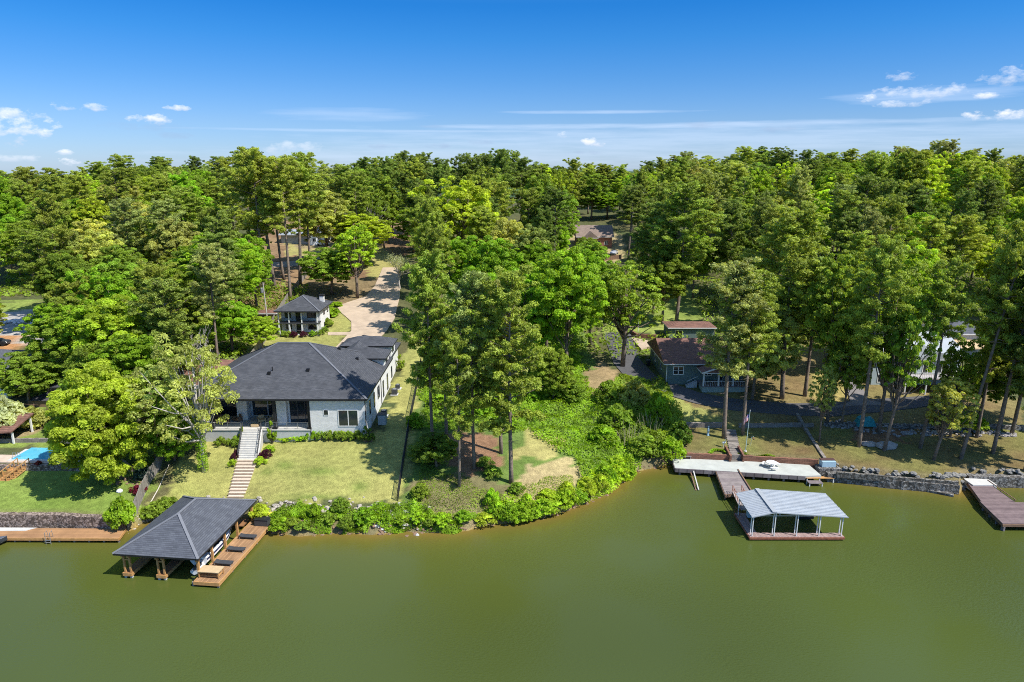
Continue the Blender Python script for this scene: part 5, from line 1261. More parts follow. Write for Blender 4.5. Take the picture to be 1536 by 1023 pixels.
def bl(x, y, z): return bh.matrix_world @ Vector((x, y, z)) if False else BHO + Matrix.Rotation(bhr, 3, 'Z') @ Vector((x, y, z))
WB = mat('white_gelcoat', (.82, .82, .80), .25, .03, spec=.6)
boat('wake_boat', 'white wake boat with navy stripes under the boathouse right side', bl(-1.75, 6.2, .3), bhr - math.pi / 2 + math.pi, 7.0, 2.2, 1.15, WB, WB, BRWOOD, True, mat('navy', (.01, .02, .07), .3, .05))
boat('fishing_boat', 'dim grey boat on the lift in the boathouse left slip', bl(-6.4, 7.6, .4), bhr + math.pi / 2, 5.2, 1.9, .7, DKGREY, mat('grey_deck', (.2, .21, .22), .6, .1), BRWOOD, False)
q = bl(-1.5, 2.4, .2); t = thing('jet_ski', 'small white jet ski floating at the front of the boathouse', 'jet ski', q, bhr + math.pi / 2)
vs, fs = hull(2.2, .9, .45, 13); MB().add(vs, fs).build('hull', WB, t); MB().box(-.9, .2, -.18, .18, .4, .78).build('seat', DKGREY, t); MB().box(.15, .75, -.25, .25, .4, .7).build('cowl', WB, t); MB().bar((.2, -.35, .98), (.2, .35, .98), .06, .06).build('handlebar', BLACK, t); MB().box(-.9, .9, -.4, .4, .34, .44).build('deck', WB, t)
def lounger(y, label):
    q = bl(1.0, y, .6); t = thing('sun_lounger', label, 'sun lounger', q, bhr, 'sun loungers on the boathouse deck'); mb = MB(); mb.box(-.45, .95, -.33, .33, .26, .34); mb.build('seat', DKGREY, t); mb = MB(); mb.slab([(-1.0, -.33, .42), (-.45, -.33, .34), (-.45, .33, .34), (-1.0, .33, .42)], .07); mb.build('backrest', DKGREY, t)
    for x in (-.9, .85):
        for s in (-.28, .28): MB().box(x - .03, x + .03, s - .03, s + .03, 0, .28).build('leg', STEEL, t)
lounger(2.9, 'flat black sun lounger nearest the wooden table on the boathouse deck'); lounger(5.6, 'middle of three black sun loungers on the boathouse deck'); lounger(8.3, 'black sun lounger farthest from the water end of the boathouse deck')
q = bl(.75, .75, .6); t = thing('wooden_table', 'tan plank-topped table at the lake corner of the boathouse deck', 'table', q, bhr); MB().box(-1.15, 1.15, -.55, .65, .72, .8).build('tabletop', TANW, t)
for x in (-1.05, 1.05):
    for y in (-.45, .55): MB().box(x - .05, x + .05, y - .05, y + .05, 0, .72).build('leg', CEDAR, t)
MB().box(-1.0, 1.0, -.4, .5, .18, .24).build('shelf', CEDAR, t)
q = bl(1.25, 11.4, .6); t = thing('storage_box', 'black deck storage box at the shore end of the boathouse', 'storage box', q, bhr); MB().box(-.85, .85, -.4, .4, 0, .75).build('body', DKGREY, t, bevel=.04); MB().box(-.9, .9, -.44, .44, .75, .85).build('lid', BLACK, t, bevel=.03)
q = bl(1.1, 13.0, .95); t = thing('kayak', 'yellow kayak lying on the bank behind the black storage box', 'kayak', q, bhr + .1); vs, fs = hull(3.0, .75, .28); vs2 = vs; MB().add(vs, fs).build('hull', YEL, t); n = 13
MB().add([v for i in range(n) for v in ((vs[i * 7][0], vs[i * 7][1], vs[i * 7][2]), (vs[i * 7][0], 0, vs[i * 7][2] + .1), (vs[i * 7 + 6][0], vs[i * 7 + 6][1], vs[i * 7 + 6][2]))], [(i * 3 + j, (i + 1) * 3 + j, (i + 1) * 3 + j + 1, i * 3 + j + 1) for i in range(n - 1) for j in range(2)]).build('deck', YEL, t); MB().lathe([(.32, 0), (.3, .06), (.2, .05)], (-.2, 0, .34), 12).build('cockpit_rim', BLACK, t)
q = bl(2.75, 12.4, .75); mb = MB(); mb.tube([(.42 * math.cos(a_), .16 * math.sin(a_ * 0), .42 * math.sin(a_)) for a_ in np.linspace(0, 6.283, 17)], .13, 8); o = mb.build('swim_ring', CYAN, smooth_=True); o.location = q + Vector((0, 0, .25)); o.rotation_euler = (.5, 0, .5); tag(o, 'light blue inflatable ring standing beside the yellow kayak', 'swim ring')

# ---- riprap stones and dead twigs (stuff) ----
def rocks(name, pts, n, m, label, s0=.12, s1=.4, spread=.8, seed=1):
    mb = MB(); q = random.Random(seed); P = resample([G(*p) for p in pts], 60)
    for i in range(n):
        p = P[q.randrange(60)] + Vector((q.gauss(0, spread * .5), q.gauss(0, spread), 0)); s = q.uniform(s0, s1); mb.blob((p.x, p.y, max(gz(p.x, p.y), -.15) + s * .2), (s, s * q.uniform(.6, 1), s * q.uniform(.4, .8)), i)
    return tag(mb.build(name, m), label, 'stones', kind='stuff')
PALE = mat('pale_rock', (.36, .32, .27), .9, .35, 3, .4); BROWNR = mat('brown_rock', (.22, .14, .09), .9, .35, 3, .4)
rocks('riprap_stones', [(383, 764), (470, 766), (560, 768), (600, 770), (640, 775)], 260, PALE, 'pale broken stones covering the bank below the front lawn', .1, .34, .9, 3)
rocks('riprap_stones', [(560, 785), (600, 770), (625, 775)], 80, mat('white_rock', (.42, .41, .40), .9, .3, 3, .4), 'whitish stones where the chain-link fence meets the bank', .12, .36, .8, 4)
rocks('shore_stones', [(400, 800), (500, 800), (640, 799), (720, 792), (830, 775), (900, 747), (945, 712), (1000, 698)], 340, BROWNR, 'brown wet stones along the waterline of the grove point', .08, .3, .35, 5)
rocks('bank_stones', [(200, 790), (240, 772), (330, 768)], 130, PALE, 'tan stones on the bank behind the boathouse', .1, .32, .7, 6)
rocks('garden_stones', [(172, 715), (200, 722), (215, 735)], 60, BROWNR, 'brown stones under the trees by the terrace wall', .1, .3, .5, 7)
rocks('wall_stones', [(1245, 638), (1300, 645), (1345, 650), (1420, 648), (1520, 652)], 220, mat('gr_rock', (.30, .27, .25), .9, .35, 3, .4), 'loose grey stones along the terrace edge under the right trees', .12, .42, .5, 8)
g0 = G(1330, 672); mb = MB(); mb.blob((0, 0, .35), (1.5, .8, .75), 3, jit=.18); o = mb.build('boulder', mat('boulder', (.34, .31, .28), .9, .25, 2, .5)); o.location = g0; tag(o, 'big pale boulder between two leaning trees above the seawall', 'boulder')
g0 = G(1303, 668); mb = MB(); mb.blob((0, 0, .2), (1.3, .6, .4), 5, jit=.2); o = mb.build('boulder', MATS['boulder']); o.location = g0; tag(o, 'flat boulder right of the straight pine below the turquoise tarp', 'boulder')

# ---- concrete dock on the right ----
cd = thing('concrete_dock', 'long pale concrete dock below the brick retaining wall', 'dock', (0, 0, 0)); cz = 1.05
PC = [U(1013, 702, cz), U(1208, 714, cz), U(1232, 713, cz), U(1212, 696, cz), U(1100, 691, cz), U(1008, 687, cz)]
flat('slab', PC, cz, .35, mat('dock_concrete', (.42, .43, .39), .85, .15, .8, .1), cd)
MB().bar(PC[0] + Vector((0, -.05, -.3)), PC[1] + Vector((0, -.05, -.3)), .1, .55).build('fascia_board', GREYW, cd)
MB().bar(PC[5] + Vector((-.05, 0, -.3)), PC[0] + Vector((-.05, 0, -.3)), .1, .55).build('fascia_board', GREYW, cd)
for i in range(9): q = PC[0].lerp(PC[1], .04 + i * .115) + Vector((0, .25, 0)); post(cd, q.x, q.y, -1.6, cz - .35, .25, GREYW, 'pile')
# brick retaining walls
A0, A1, B0, B1 = U(1012, 688, 1.05), U(1098, 691.5, 1.05), U(1113, 692, 1.05), U(1228, 699, 1.05)
strip('brick_wall', [A0 + Vector((0, .35, 0)), A1 + Vector((0, .35, 0))], .35, -.5, .8, REDBR, label='low brown brick retaining wall left of the lake steps', cat='wall')
strip('brick_wall', [B0 + Vector((0, .35, 0)), B1 + Vector((0, .35, 0))], .35, -.5, .8, REDBR, label='low brown brick retaining wall right of the lake steps', cat='wall')
# lake steps
ls = thing('stone_steps', 'narrow stone steps climbing from the concrete dock between brick walls', 'steps', (0, 0, 0)); a = U(1105, 692, 1.1); tp = G(1096, 646); n = 13; mb = MB()
for i in range(n):
    c0 = a.lerp(tp, i / n); c1 = a.lerp(tp, (i + 1) / n); zt = max(gz(c1.x, c1.y) + .08, 1.1 + i * .13); mb.box(c0.x - .8, c0.x + .8, c0.y, c1.y + .02 * i % .03, zt - .8, zt)
mb.build('step', BLOCK, ls)
for s in (-1, 1): MB().bar(a + Vector((s * .95, -.1, .3)), a + Vector((s * .95, 2.6, .75)), .25, 1.3).build('cheek_wall', REDBR, ls)
# middle block terrace wall
def zline(pts, dz=0): 
    out = []
    for p in pts: g = G(*p); out.append(g)
    return out
strip('terrace_wall', zline([(1018, 640), (1085, 641)]), .4, -.8, .75, BLOCK, label='grey block terrace wall on the lawn left of the lake steps', cat='wall')
strip('terrace_wall', zline([(1108, 641), (1180, 640), (1220, 640)]), .4, -.8, .6, BLOCK, label='long grey block terrace wall behind the flagpole', cat='wall')
strip('terrace_wall', zline([(1235, 638), (1290, 640), (1360, 642), (1440, 640), (1560, 645)]), .5, -.8, .6, GSTONE, label='rough stone terrace wall under the right-hand trees', cat='wall')
# path edging up slope
strip('stone_edging', zline([(1196, 622), (1215, 655), (1238, 690)]), .45, -.3, .22, BLOCK, label='sloping stone edging path running down to the dock box', cat='edging')
# seawall right
strip('seawall', [U(1240, 712, .9), U(1262, 713, .9), U(1330, 721, .9), U(1385, 726, .9), U(1437, 730, .9)], 1.0, -1.5, .35, GSTONE, label='grey stone seawall between the dock box and brown dock', cat='wall')
strip('seawall', [U(1262, 722, .0), U(1330, 729, .0), U(1385, 735, .0), U(1430, 744, .0)], .9, -1.0, .3, GSTONE, label='lower stepped footing course along the right seawall', cat='wall')
strip('seawall', [U(1450, 718, .9), U(1500, 720, .9), U(1640, 724, .9)], .9, -1.5, .6, GSTONE, label='pale stone seawall behind the brown dock at right edge', cat='wall')
strip('wall_cap', [U(1255, 709, 1.5), U(1330, 716, 1.5), U(1437, 724, 1.5)],   .4, -.6, .2, mat('cap_stone', (.27, .25, .22), .9, .3, 2, .5, pattern='rubble', col2=(.16, .15, .13)), label='pale weathered capping slab along the right seawall', cat='wall')
# picnic table on dock
q = U(1157, 701, cz); t = thing('picnic_table', 'round white table with curved benches on the concrete dock', 'picnic table', (q.x, q.y, cz)); MB().lathe([(.75, .72), (.75, .8)], n=20).build('tabletop', WPAINT, t); MB().tube([(0, 0, 0), (0, 0, .72)], .12, 8).build('pedestal', WPAINT, t)
for k in range(3):
    a_ = .5 + k * 2.094; mb = MB(); pts = [(1.15 * math.cos(a_ + s), 1.15 * math.sin(a_ + s), .42) for s in np.linspace(-.45, .45, 6)]
    for p, r in zip(pts[:-1], pts[1:]): mb.bar(p, r, .34, .08)
    o = mb.build('bench', WPAINT, t); MB().bar((.3 * math.cos(a_), .3 * math.sin(a_), .1), (1.15 * math.cos(a_), 1.15 * math.sin(a_), .36), .1, .1).build('bench_arm', WPAINT, t)
# barrel + bench at left end
q = U(1014, 686, cz); t = thing('steel_drum', 'grey-blue drum standing at the left end of the concrete dock', 'drum', (q.x, q.y, cz)); MB().lathe([(.3, 0), (.32, .3), (.3, .6), (.3, .95)], n=14).build('body', BLUEP, t); MB().lathe([(.31, .95), (.31, 1.0), (.1, 1.08)], n=14).build('lid', WPAINT, t)
q = U(1027, 688, cz); t = thing('garden_bench', 'small weathered bench beside the drum on the concrete dock', 'bench', (q.x, q.y, cz)); MB().box(-.9, .9, -.25, .25, .4, .47).build('seat', GREYW, t)
for x in (-.75, .75): MB().box(x - .05, x + .05, -.2, .2, 0, .4).build('leg', GREYW, t)
# box at right end
q = U(1241, 698, 1.5); t = thing('pump_box', 'pale blue box with dark lid on a stone base at the dock right end', 'box', (q.x, q.y, 1.45)); MB().box(-.95, .95, -.5, .5, 0, .8).build('body', BLUEP, t); MB().box(-1.0, 1.0, -.1, .6, .8, .9).build('lid', mat('lid', (.08, .04, .035), .7, .1), t); MB().box(-1.5, 1.6, -1.0, .6, -2.5, -.02).build('stone_base', GSTONE, t)
q = U(1217, 713, .9); t = thing('swim_platform', 'small two-level wooden swim platform at the right end of the concrete dock', 'platform', (q.x, q.y, 0)); MB().box(-.9, 1.0, -.7, .3, .72, .8).build('upper_deck', CEDAR, t); MB().box(-.9, 1.0, -1.6, -.7, .4, .48).build('lower_deck', GREYW, t)
for x in (-.8, .9): post(t, x, -1.5, -1.5, .4, .12, WPAINT, 'pile'); post(t, x, -.6, -1.5, .72, .12, WPAINT, 'pile')
post(t, 2.9, -.4, -1.5, .7, .12, WPAINT, 'pile'); MB().box(1.0, 3.0, -.5, .1, .62, .7).build('walkway', CEDAR, t)
# leaning rail in water
a = U(1039, 702, .9); b_ = U(1048, 735, .1); t = thing('boat_ramp_rail', 'weathered wooden rail ramp sloping from the dock into the lake', 'ramp', (0, 0, 0)); t.name = 'wooden_ramp'; MB().bar(a, b_, .14, .12).build('rail', LTCON, t); MB().bar(a + Vector((-.35, 0, -.3)), b_ + Vector((-.35, 0, -.1)), .12, .12).build('rail', BRWOOD, t)
mb = MB()
for i in range(5): c = a.lerp(b_, .3 + i * .16); mb.bar(c + Vector((-.4, 0, -.15)), c + Vector((.05, 0, -.1)), .1, .08)
mb.build('crossbar', BRWOOD, t)
# pier
PW_ = mat('pier_boards', (.28, .24, .22), .9, .25, 1.5, .1, pattern='plankx', col2=(.19, .155, .155))
pr = thing('wooden_pier', 'weathered grey board pier leading to the metal-roofed dock', 'pier', (0, 0, 0)); PP = [U(1088, 741, 1), U(1126, 737, 1), U(1106, 705, 1), U(1073, 703, 1)]
flat('decking', PP, 1.0, .1, PW_, pr); MB().bar(PP[0] + Vector((-.05, 0, -.25)), PP[3] + Vector((-.05, 0, -.25)), .1, .4).build('fascia', BRWOOD, pr); MB().bar(PP[0] + Vector((0, -.05, -.25)), PP[1] + Vector((0, -.05, -.25)), .1, .4).build('fascia', BRWOOD, pr)
MB().bar(PP[1] + Vector((.08, 0, .02)), PP[2] + Vector((.08, 0, .02)), .16, .3).build('edge_beam', BRWOOD, pr)
for a_, b_ in ((PP[0], PP[3]), (PP[1], PP[2])):
    for f in (.04, .5, .9): q = a_.lerp(b_, f); q = q.lerp((PP[0] + PP[2]) / 2, .08); post(pr, q.x, q.y, -1.6, .9, .22, BRWOOD, 'pile')
# gangway
gw = thing('gangway', 'narrow rusty-railed gangway from the pier to the floating dock', 'gangway', (0, 0, 0)); a = U(1105, 738, 1.05); b_ = U(1118, 765, .72); MB().bar(a, b_, 1.15, .12).build('walkway', mat('gang_boards', (.42, .36, .33), .9, .25, 2, .1, pattern='plankx', col2=(.3, .26, .24)), gw)
for s in (-.58, .58):
    mb = MB(); o_ = Vector((s, 0, 0)); mb.bar(a + o_ + Vector((0, 0, .95)), b_ + o_ + Vector((0, 0, .95)), .05, .05); mb.bar(a + o_ + Vector((0, 0, .5)), b_ + o_ + Vector((0, 0, .5)), .04, .04)
    for i in range(6): q = a.lerp(b_, i / 5) + o_; mb.bar(q, q + Vector((0, 0, .95)), .05, .05)
    mb.build('handrail', RUST, gw)
# floating dock w/ metal roof
FDO = Vector((27.7, 71.3, 0)); fd = thing('covered_dock', 'floating boat dock with low galvanised metal gable roof', 'dock', FDO, 0.0)
def zf(x): return 3.0 + (x / 2.45) * .55 if x < 2.45 else 3.55 - (x - 2.45) / 8.5 * .58
Lx = 10.95; D1 = 5.55
mb = MB(); xs_ = [-.1, 2.45, Lx]; 
mb.slab([(-.1, -.3, 2.96), (2.45, -.3, 3.55), (2.45, D1, 3.55), (-.1, D1, 2.96)], .06); mb.slab([(2.45, -.3, 3.551), (Lx, -.3, 2.95), (Lx, D1, 2.95), (2.45, D1, 3.551)], .06)
for k in range(17):
    y = -.28 + k * (D1 + .26) / 16
    mb.bar((-.1, y, 3.0), (2.45, y, 3.59), .05, .05); mb.bar((2.45, y, 3.59), (Lx, y, 2.99), .05, .05)
mb.build('roof', METAL, fd); mb = MB(); mb.bar((2.45, -.34, 3.64), (2.45, D1 + .04, 3.64), .5, .05); mb.build('ridge_cap', PALEMET, fd)
mb = MB()
for y in (-.33, D1 + .03): mb.bar((-.12, y, 2.94), (2.45, y, 3.53), .04, .1); mb.bar((2.45, y, 3.53), (Lx + .02, y, 2.93), .04, .1)
mb.build('fascia', PALEMET, fd)
for x in (.15, 2.7, 5.3, 7.9, 10.5):
    for y in (-.1, .45, 4.9): post(fd, x, y, .4, zf(x) - .1, .1, WPAINT)
mb = MB(); 
for y in (.45, 4.9): mb.bar((.1, y, 2.75), (10.6, y, 2.75), .08, .12)
mb.bar((.15, 0, 2.75), (.15, 5.2, 2.75), .08, .1); mb.build('truss', STEEL, fd)
mb = MB(); mb.box(-.15, 10.75, -.35, .6, .35, .47); mb.box(-.15, .95, .6, 5.3, .35, .47); mb.box(.95, 3.0, 4.6, 5.3, .35, .47); mb.box(7.2, 9.6, 4.5, 5.5, .35, .47); mb.build('decking', mat('fd_boards', (.34, .24, .22), .9, .25, 1.5, .1, pattern='planky', col2=(.24, .17, .155)), fd)
mb = MB(); mb.bar((-.2, -.4, .3), (10.8, -.4, .3), .06, .24); mb.bar((-.2, -.4, .3), (-.2, 5.3, .3), .06, .24); mb.bar((10.8, -.4, .3), (10.8, .6, .3), .06, .24); mb.build('rim_beam', RUST, fd)
mb = MB()
for i in range(7): mb.box(.2 + i * 1.5, 1.2 + i * 1.5, -.25, .5, -.3, .34)
mb.box(0, .8, .8, 5, -.3, .34); mb.box(7.4, 9.4, 4.6, 5.4, -.3, .34); mb.build('float_blocks', BLACK, fd)
MB().tube([(.9, 4.3, 1.25), (9.4, 4.3, 1.25)], .07, 6).build('lift_rail', WPAINT, fd); MB().box(1.0, 2.0, 3.9, 4.5, .6, 1.3).build('lift_tank', BLUEP, fd)
mb = MB(); mb.bar((-.1, 3.8, 1.3), (-.1, 5.4, 1.3), .05, .05); [mb.bar((-.1, y, .4), (-.1, y, 1.35), .05, .05) for y in (3.8, 4.6, 5.4)]; mb.build('railing', RUST, fd)
# right brown dock
rd = thing('wooden_dock', 'dark brown two-part board dock at the right edge', 'dock', (0, 0, 0)); DB = mat('dark_boards', (.20, .145, .14), .9, .25, 1.5, .1, pattern='plankx', col2=(.13, .09, .09))
R1 = [U(1474, 755, 1), U(1522, 752, 1), U(1480, 722, 1), U(1450, 722, 1)]; flat('ramp_decking', R1, 1.0, .12, DB, rd)
R2 = [U(1504, 785, .99), U(1640, 786, .99), U(1600, 755, .99), U(1470, 752, .99)]; flat('platform_decking', R2, .99, .12, DB, rd)
for a_, b_ in ((R2[0], R2[1]), (R2[0], R2[3]), (R1[0], R1[3])): MB().bar(a_ + Vector((0, -.05, -.25)), b_ + Vector((0, -.05, -.25)), .1, .32).build('fascia', BRWOOD, rd)
for f in (.0, .3, .6, .9): q = R2[0].lerp(R2[1], f); post(rd, q.x + .2, q.y + .2, -1.6, .85, .2, GREYW, 'pile'); q = R2[0].lerp(R2[3], f); post(rd, q.x + .25, q.y, -1.6, .85, .2, GREYW, 'pile')
t = thing('dock_rail', 'low brown kerb rail along the right brown dock', 'rail', (0, 0, 0)); MB().bar(R1[1] + Vector((.1, 0, .2)), R1[2] + Vector((.1, 0, .2)), .08, .08).build('rail', BRWOOD, t); [post(t, *(lambda q: (q.x + .1, q.y))(R1[1].lerp(R1[2], f)), .95, 1.2, .08, BRWOOD) for f in (0.02, .5, .95)]
q = U(1472, 722, 1.3); t = thing('stone_pad', 'pale stone landing pad where the brown dock meets the seawall', 'landing', (q.x, q.y, 0)); MB().box(-1.6, 1.6, -.8, 1.2, .2, 1.16).build('slab', LTCON, t)
# flagpole
g0 = G(1118, 677); hz_ = zat(616, g0.y) - g0.z; fpole = thing('flagpole', 'slim green-white flagpole on the lawn right of the lake steps', 'flagpole', g0); MB().tube([(0, 0, -.2), (.15, 0, hz_)], [.06, .035], 8).build('pole', mat('pole_p', (.45, .60, .55), .4, .1), fpole); MB().lathe([(.02, 0), (.08, .06), (.02, .14)], (.15, 0, hz_), 8).build('finial', STEEL, fpole); MB().lathe([(.25, -.1), (.2, .12)], n=10).build('base', LTCON, fpole)
fl = thing('american_flag', 'drooping red, white and blue striped flag on the flagpole', 'flag', g0 + Vector((.08, 0, hz_ - 2.1)))
RED = mat('flag_red', (.55, .02, .03), .8, .05); WH = mat('flag_white', (.8, .8, .8), .8, .03); BL = mat('flag_blue', (.02, .04, .22), .8, .05)
def fp_(u, v): return (-u * .62 - .04, math.sin(u * 9 + v) * .1, 1.55 - v * .95 - u * u * .75)
for nm, mm, rows in (('red_stripes', RED, range(0, 13, 2)), ('white_stripes', WH, range(1, 13, 2))):
    mb = MB()
    for r_ in rows:
        for k in range(8):
            if r_ < 7 and k < 3: continue
            u0, u1, v0, v1 = k / 8, (k + 1) / 8, r_ / 13, (r_ + 1) / 13; q4 = [Vector(fp_(u, v)) for u, v in ((u0, v0), (u1, v0), (u1, v1), (u0, v1))]; mb.slab([q + Vector((0, .01, 0)) for q in q4], 0); mb.add([q - Vector((0, .012, 0)) for q in q4], [(0, 1, 2, 3)])
    mb.build(nm, mm, fl)
mb = MB()
for k in range(3):
    q4 = [Vector(fp_(u, v)) for u, v in ((k / 8, 0), ((k + 1) / 8, 0), ((k + 1) / 8, 7 / 13), (k / 8, 7 / 13))]; mb.add([q + Vector((0, .01, 0)) for q in q4], [(0, 1, 2, 3)]); mb.add([q - Vector((0, .012, 0)) for q in q4], [(3, 2, 1, 0)])
cn = mb.build('canton', BL, fl); mb = MB()
for i in range(4):
    for j in range(4): p = Vector(fp_(.04 + i * .1, .06 + j * .13)); mb.box(p.x - .015, p.x + .015, p.y - .02, p.y - .013, p.z - .015, p.z + .015)
mb.build('stars', WH, cn)
g0 = G(1085, 671); t = thing('egret_statue', 'white wading bird statue standing on the lawn beside the lake steps', 'statue', g0)
mb = MB(); mb.blob((0, 0, .75), (.28, .14, .18), 2, jit=.05); mb.tube([(.18, 0, .8), (.28, 0, 1.1), (.2, 0, 1.3), (.34, 0, 1.36)], [.06, .04, .035, .02], 6); [mb.tube([(0, s, 0), (0, s, .65)], .018, 5) for s in (-.06, .06)]; mb.build('body', WPAINT, t)
g0 = G(1122, 668); t = thing('plant_stand', 'thin pale green plant hanger beside the flagpole', 'plant stand', g0 + Vector((.4, 0, 0))); MB().tube([(0, 0, -.1), (0, 0, 1.3), (.15, 0, 1.5), (.35, 0, 1.35)], .025, 5).build('hook', BLUEP, t); MB().lathe([(.08, .9), (.2, 1.15), (.18, 1.15)], (.35, 0, 0), 8).build('basket', BRWOOD, t)
g0 = G(1062, 653); t = thing('garden_statue', 'small pale statue in the shade of the left steps pine', 'statue', g0); mb = MB(); mb.lathe([(.25, 0), (.18, .3), (.12, .5), (.2, .8), (.16, 1.1), (.08, 1.25), (.13, 1.4), (.05, 1.55)], n=8); mb.build('figure', BLUEP, t)

# ---- green house ----
ghs = Vector((27.0, 114.6, 4.9)); gr = thing('green_house', 'green house with brown shingle roof and white-posted porch', 'house', ghs)
MB().box(0, 13.6, 0, 14, -1.5, 3.75).build('wall', GREENW, gr)
rb = MB(); hip(rb, -.6, 14.2, -.7, 14.7, 3.85, .36, .16, 'x'); r_ = rb.build('roof', [BRROOF, WPAINT], gr)
mb = MB(); mb.add([(-.02, 0, 3.7), (-.02, 14, 3.7), (-.02, 7, 6.1), (13.62, 0, 3.7), (13.62, 14, 3.7), (13.62, 7, 6.1)], [(0, 1, 2), (3, 5, 4)]); mb.build('gable', GREENW, gr)
window(gr, 1.2, 3.1, 1.7, 3.3, 0, -1, 1, 2, frame=WPAINT, fw=.14); window(gr, 3.2, 4.6, 1.6, 3.0, -.02, -1, 0, 1, axis='y', frame=WPAINT, fw=.1); window(gr, 8.5, 10, 1.6, 3.0, -.02, -1, 0, 1, axis='y', frame=WPAINT, fw=.1)
MB().box(5.6, 13.4, -3.3, 0, -1.5, .55).build('porch_base', mat('porch_siding', (.30, .36, .32), .8, .1, 2, .1), gr); MB().box(5.5, 13.5, -3.4, 0, .55, .68).build('porch_floor', GREYW, gr)
rb = MB(); hip(rb, 5.2, 13.8, -3.8, 6.5, 3.2, .34, .15, 'y'); rb.build('porch_roof', [BRROOF, WPAINT], gr)
mb = MB(); mb.add([(5.6, -3.45, 3.05), (13.4, -3.45, 3.05), (9.5, -3.45, 4.45)], [(0, 1, 2)]); mb.build('porch_gable', GREENW, gr)
mb = MB(); mb.bar((5.2, -3.84, 3.12), (9.5, -3.84, 4.6), .06, .24); mb.bar((13.8, -3.84, 3.12), (9.5, -3.84, 4.6), .06, .24); mb.build('bargeboard', WPAINT, gr)
for x in (5.75, 8.3, 10.8, 13.25): post(gr, x, -3.2, .68, 3.1, .24, WPAINT)
mb = MB(); mb.bar((5.7, -3.2, 1.5), (13.3, -3.2, 1.5), .06, .06); [mb.bar((5.8 + i * .3, -3.2, .68), (5.8 + i * .3, -3.2, 1.5), .03, .03) for i in range(25)]; mb.build('railing', WPAINT, gr)
window(gr, 6.6, 8.0, 1.5, 2.9, 0, -1, 1, frame=WPAINT, fw=.12); window(gr, 9.2, 10.1, .7, 2.8, 0, -1, 0, frame=WPAINT, name='door'); MB().tube([(.08, -.12, -1), (.08, -.12, 3.7)], .07, 6).build('downspout', WPAINT, gr)
mb = MB(); mb.box(-.5, .9, 5, 6.2, 5.5, 5.9); 
t = thing('deck_stairs', 'grey wooden steps against the green house front wall', 'stairs', ghs + Vector((4.4, -.9, 0))); mb = MB(); [mb.box(-1.0 + i * .3, -.7 + i * .3, -.45, .45, -.6, .1 + i * .16) for i in range(6)]; mb.build('step', STUCCO, t); MB().bar((-1, -.4, .9), (.8, -.4, 1.8), .05, .05).build('handrail', WPAINT, t)
simple_house('outbuilding', 'low brown-roofed outbuilding directly behind the green house', (G(1005, 512).x, G(1005, 512).y + 1, G(1005, 512).z), 9.5, 5.5, 2.6, GREENW, BRROOF, .2, None, .4, [(1.2, 2.8, .2, 2.2, 0, -1, 0)])
strip('brick_wall', zline([(946, 500), (956, 506), (985, 508)]), .4, -.5, .8, REDBR, label='curved brown brick wall beside the asphalt road behind green house', cat='wall')
g0 = G(957, 498); t = thing('lamp_post', 'thin white post on the lawn behind the curved brick wall', 'post', g0); MB().tube([(0, 0, -.2), (0, 0, 2.6)], .06, 6).build('pole', WPAINT, t); MB().lathe([(.1, 0), (.16, .2), (.05, .35)], (0, 0, 2.6), 8).build('lantern', STEEL, t)
flat2 = [G(946, 506), G(975, 513), G(978, 520), G(962, 528)]; tag(flat('parking_pad', [Vector((q.x, q.y, 0)) for q in flat2], max(q.z for q in flat2) + .06, .5, CONC, None), 'pale concrete pad left of the green house', 'pavement', kind='structure')
g0 = G(972, 548); t = thing('wheelie_bin', 'dark wheeled bin against the green house left wall', 'bin', g0); MB().box(-.35, .35, -.4, .4, .1, 1.0).build('body', BLACK, t, bevel=.04); MB().box(-.38, .38, -.45, .42, 1.0, 1.08).build('lid', DKGREY, t); MB().tube([(-.36, .35, .12), (.36, .35, .12)], .12, 10).build('wheel', BLACK, t)

# ---- lake house at right ----
lh0 = G(1330, 596); lh0 = Vector((lh0.x, 113.5, gz(lh0.x, 113.5))); LW = mat('blue_grey_siding', (.36, .43, .45), .8, .08, 2, .1)
lh = thing('lake_house', 'pale metal-roofed house with raised deck behind the right trees', 'house', lh0)
MB().box(0, 15, 0, 12, -1.5, 5.4).build('wall', LW, lh); rb = MB(); hip(rb, -.6, 15.6, -.8, 12.8, 5.5, .38, .16, 'x'); rb.build('roof', [PALEMET, WPAINT], lh)
mb = MB(); mb.add([(-.02, 0, 5.35), (-.02, 12, 5.35), (-.02, 6, 7.6), (15.02, 0, 5.35), (15.02, 12, 5.35), (15.02, 6, 7.6)], [(0, 1, 2), (3, 5, 4)]); mb.build('gable', LW, lh)
mb = MB(); hip(mb, 5.8, 12.6, -2.6, 6, 5.3, .42, .16, 'y'); mb.build('front_gable_roof', [PALEMET, WPAINT], lh); MB().add([(6.2, -2.2, 2.6), (12.2, -2.2, 2.6), (12.2, -2.2, 5.2), (9.2, -2.2, 6.4), (6.2, -2.2, 5.2), (6.2, .1, 2.6), (12.2, .1, 2.6), (12.2, .1, 5.2), (6.2, .1, 5.2)], [(0, 1, 2, 3, 4), (1, 6, 7, 2), (0, 4, 8, 5)]).build('front_gable', LW, lh)
MB().box(3.2, 17.5, -4.6, -.02, 2.35, 2.55).build('deck', mat('deck_grey', (.45, .42, .42), .85, .15, 2, pattern='plankx', col2=(.36, .33, .33)), lh)
for x in (3.4, 6.9, 10.4, 13.9, 17.3): post(lh, x, -4.4, -1, 2.35, .2, WPAINT)
mb = MB(); mb.bar((3.2, -4.5, 3.5), (17.5, -4.5, 3.5), .08, .08); [mb.bar((3.3 + i * .3, -4.5, 2.55), (3.3 + i * .3, -4.5, 3.5), .04, .04) for i in range(48)]; mb.build('railing', WPAINT, lh)
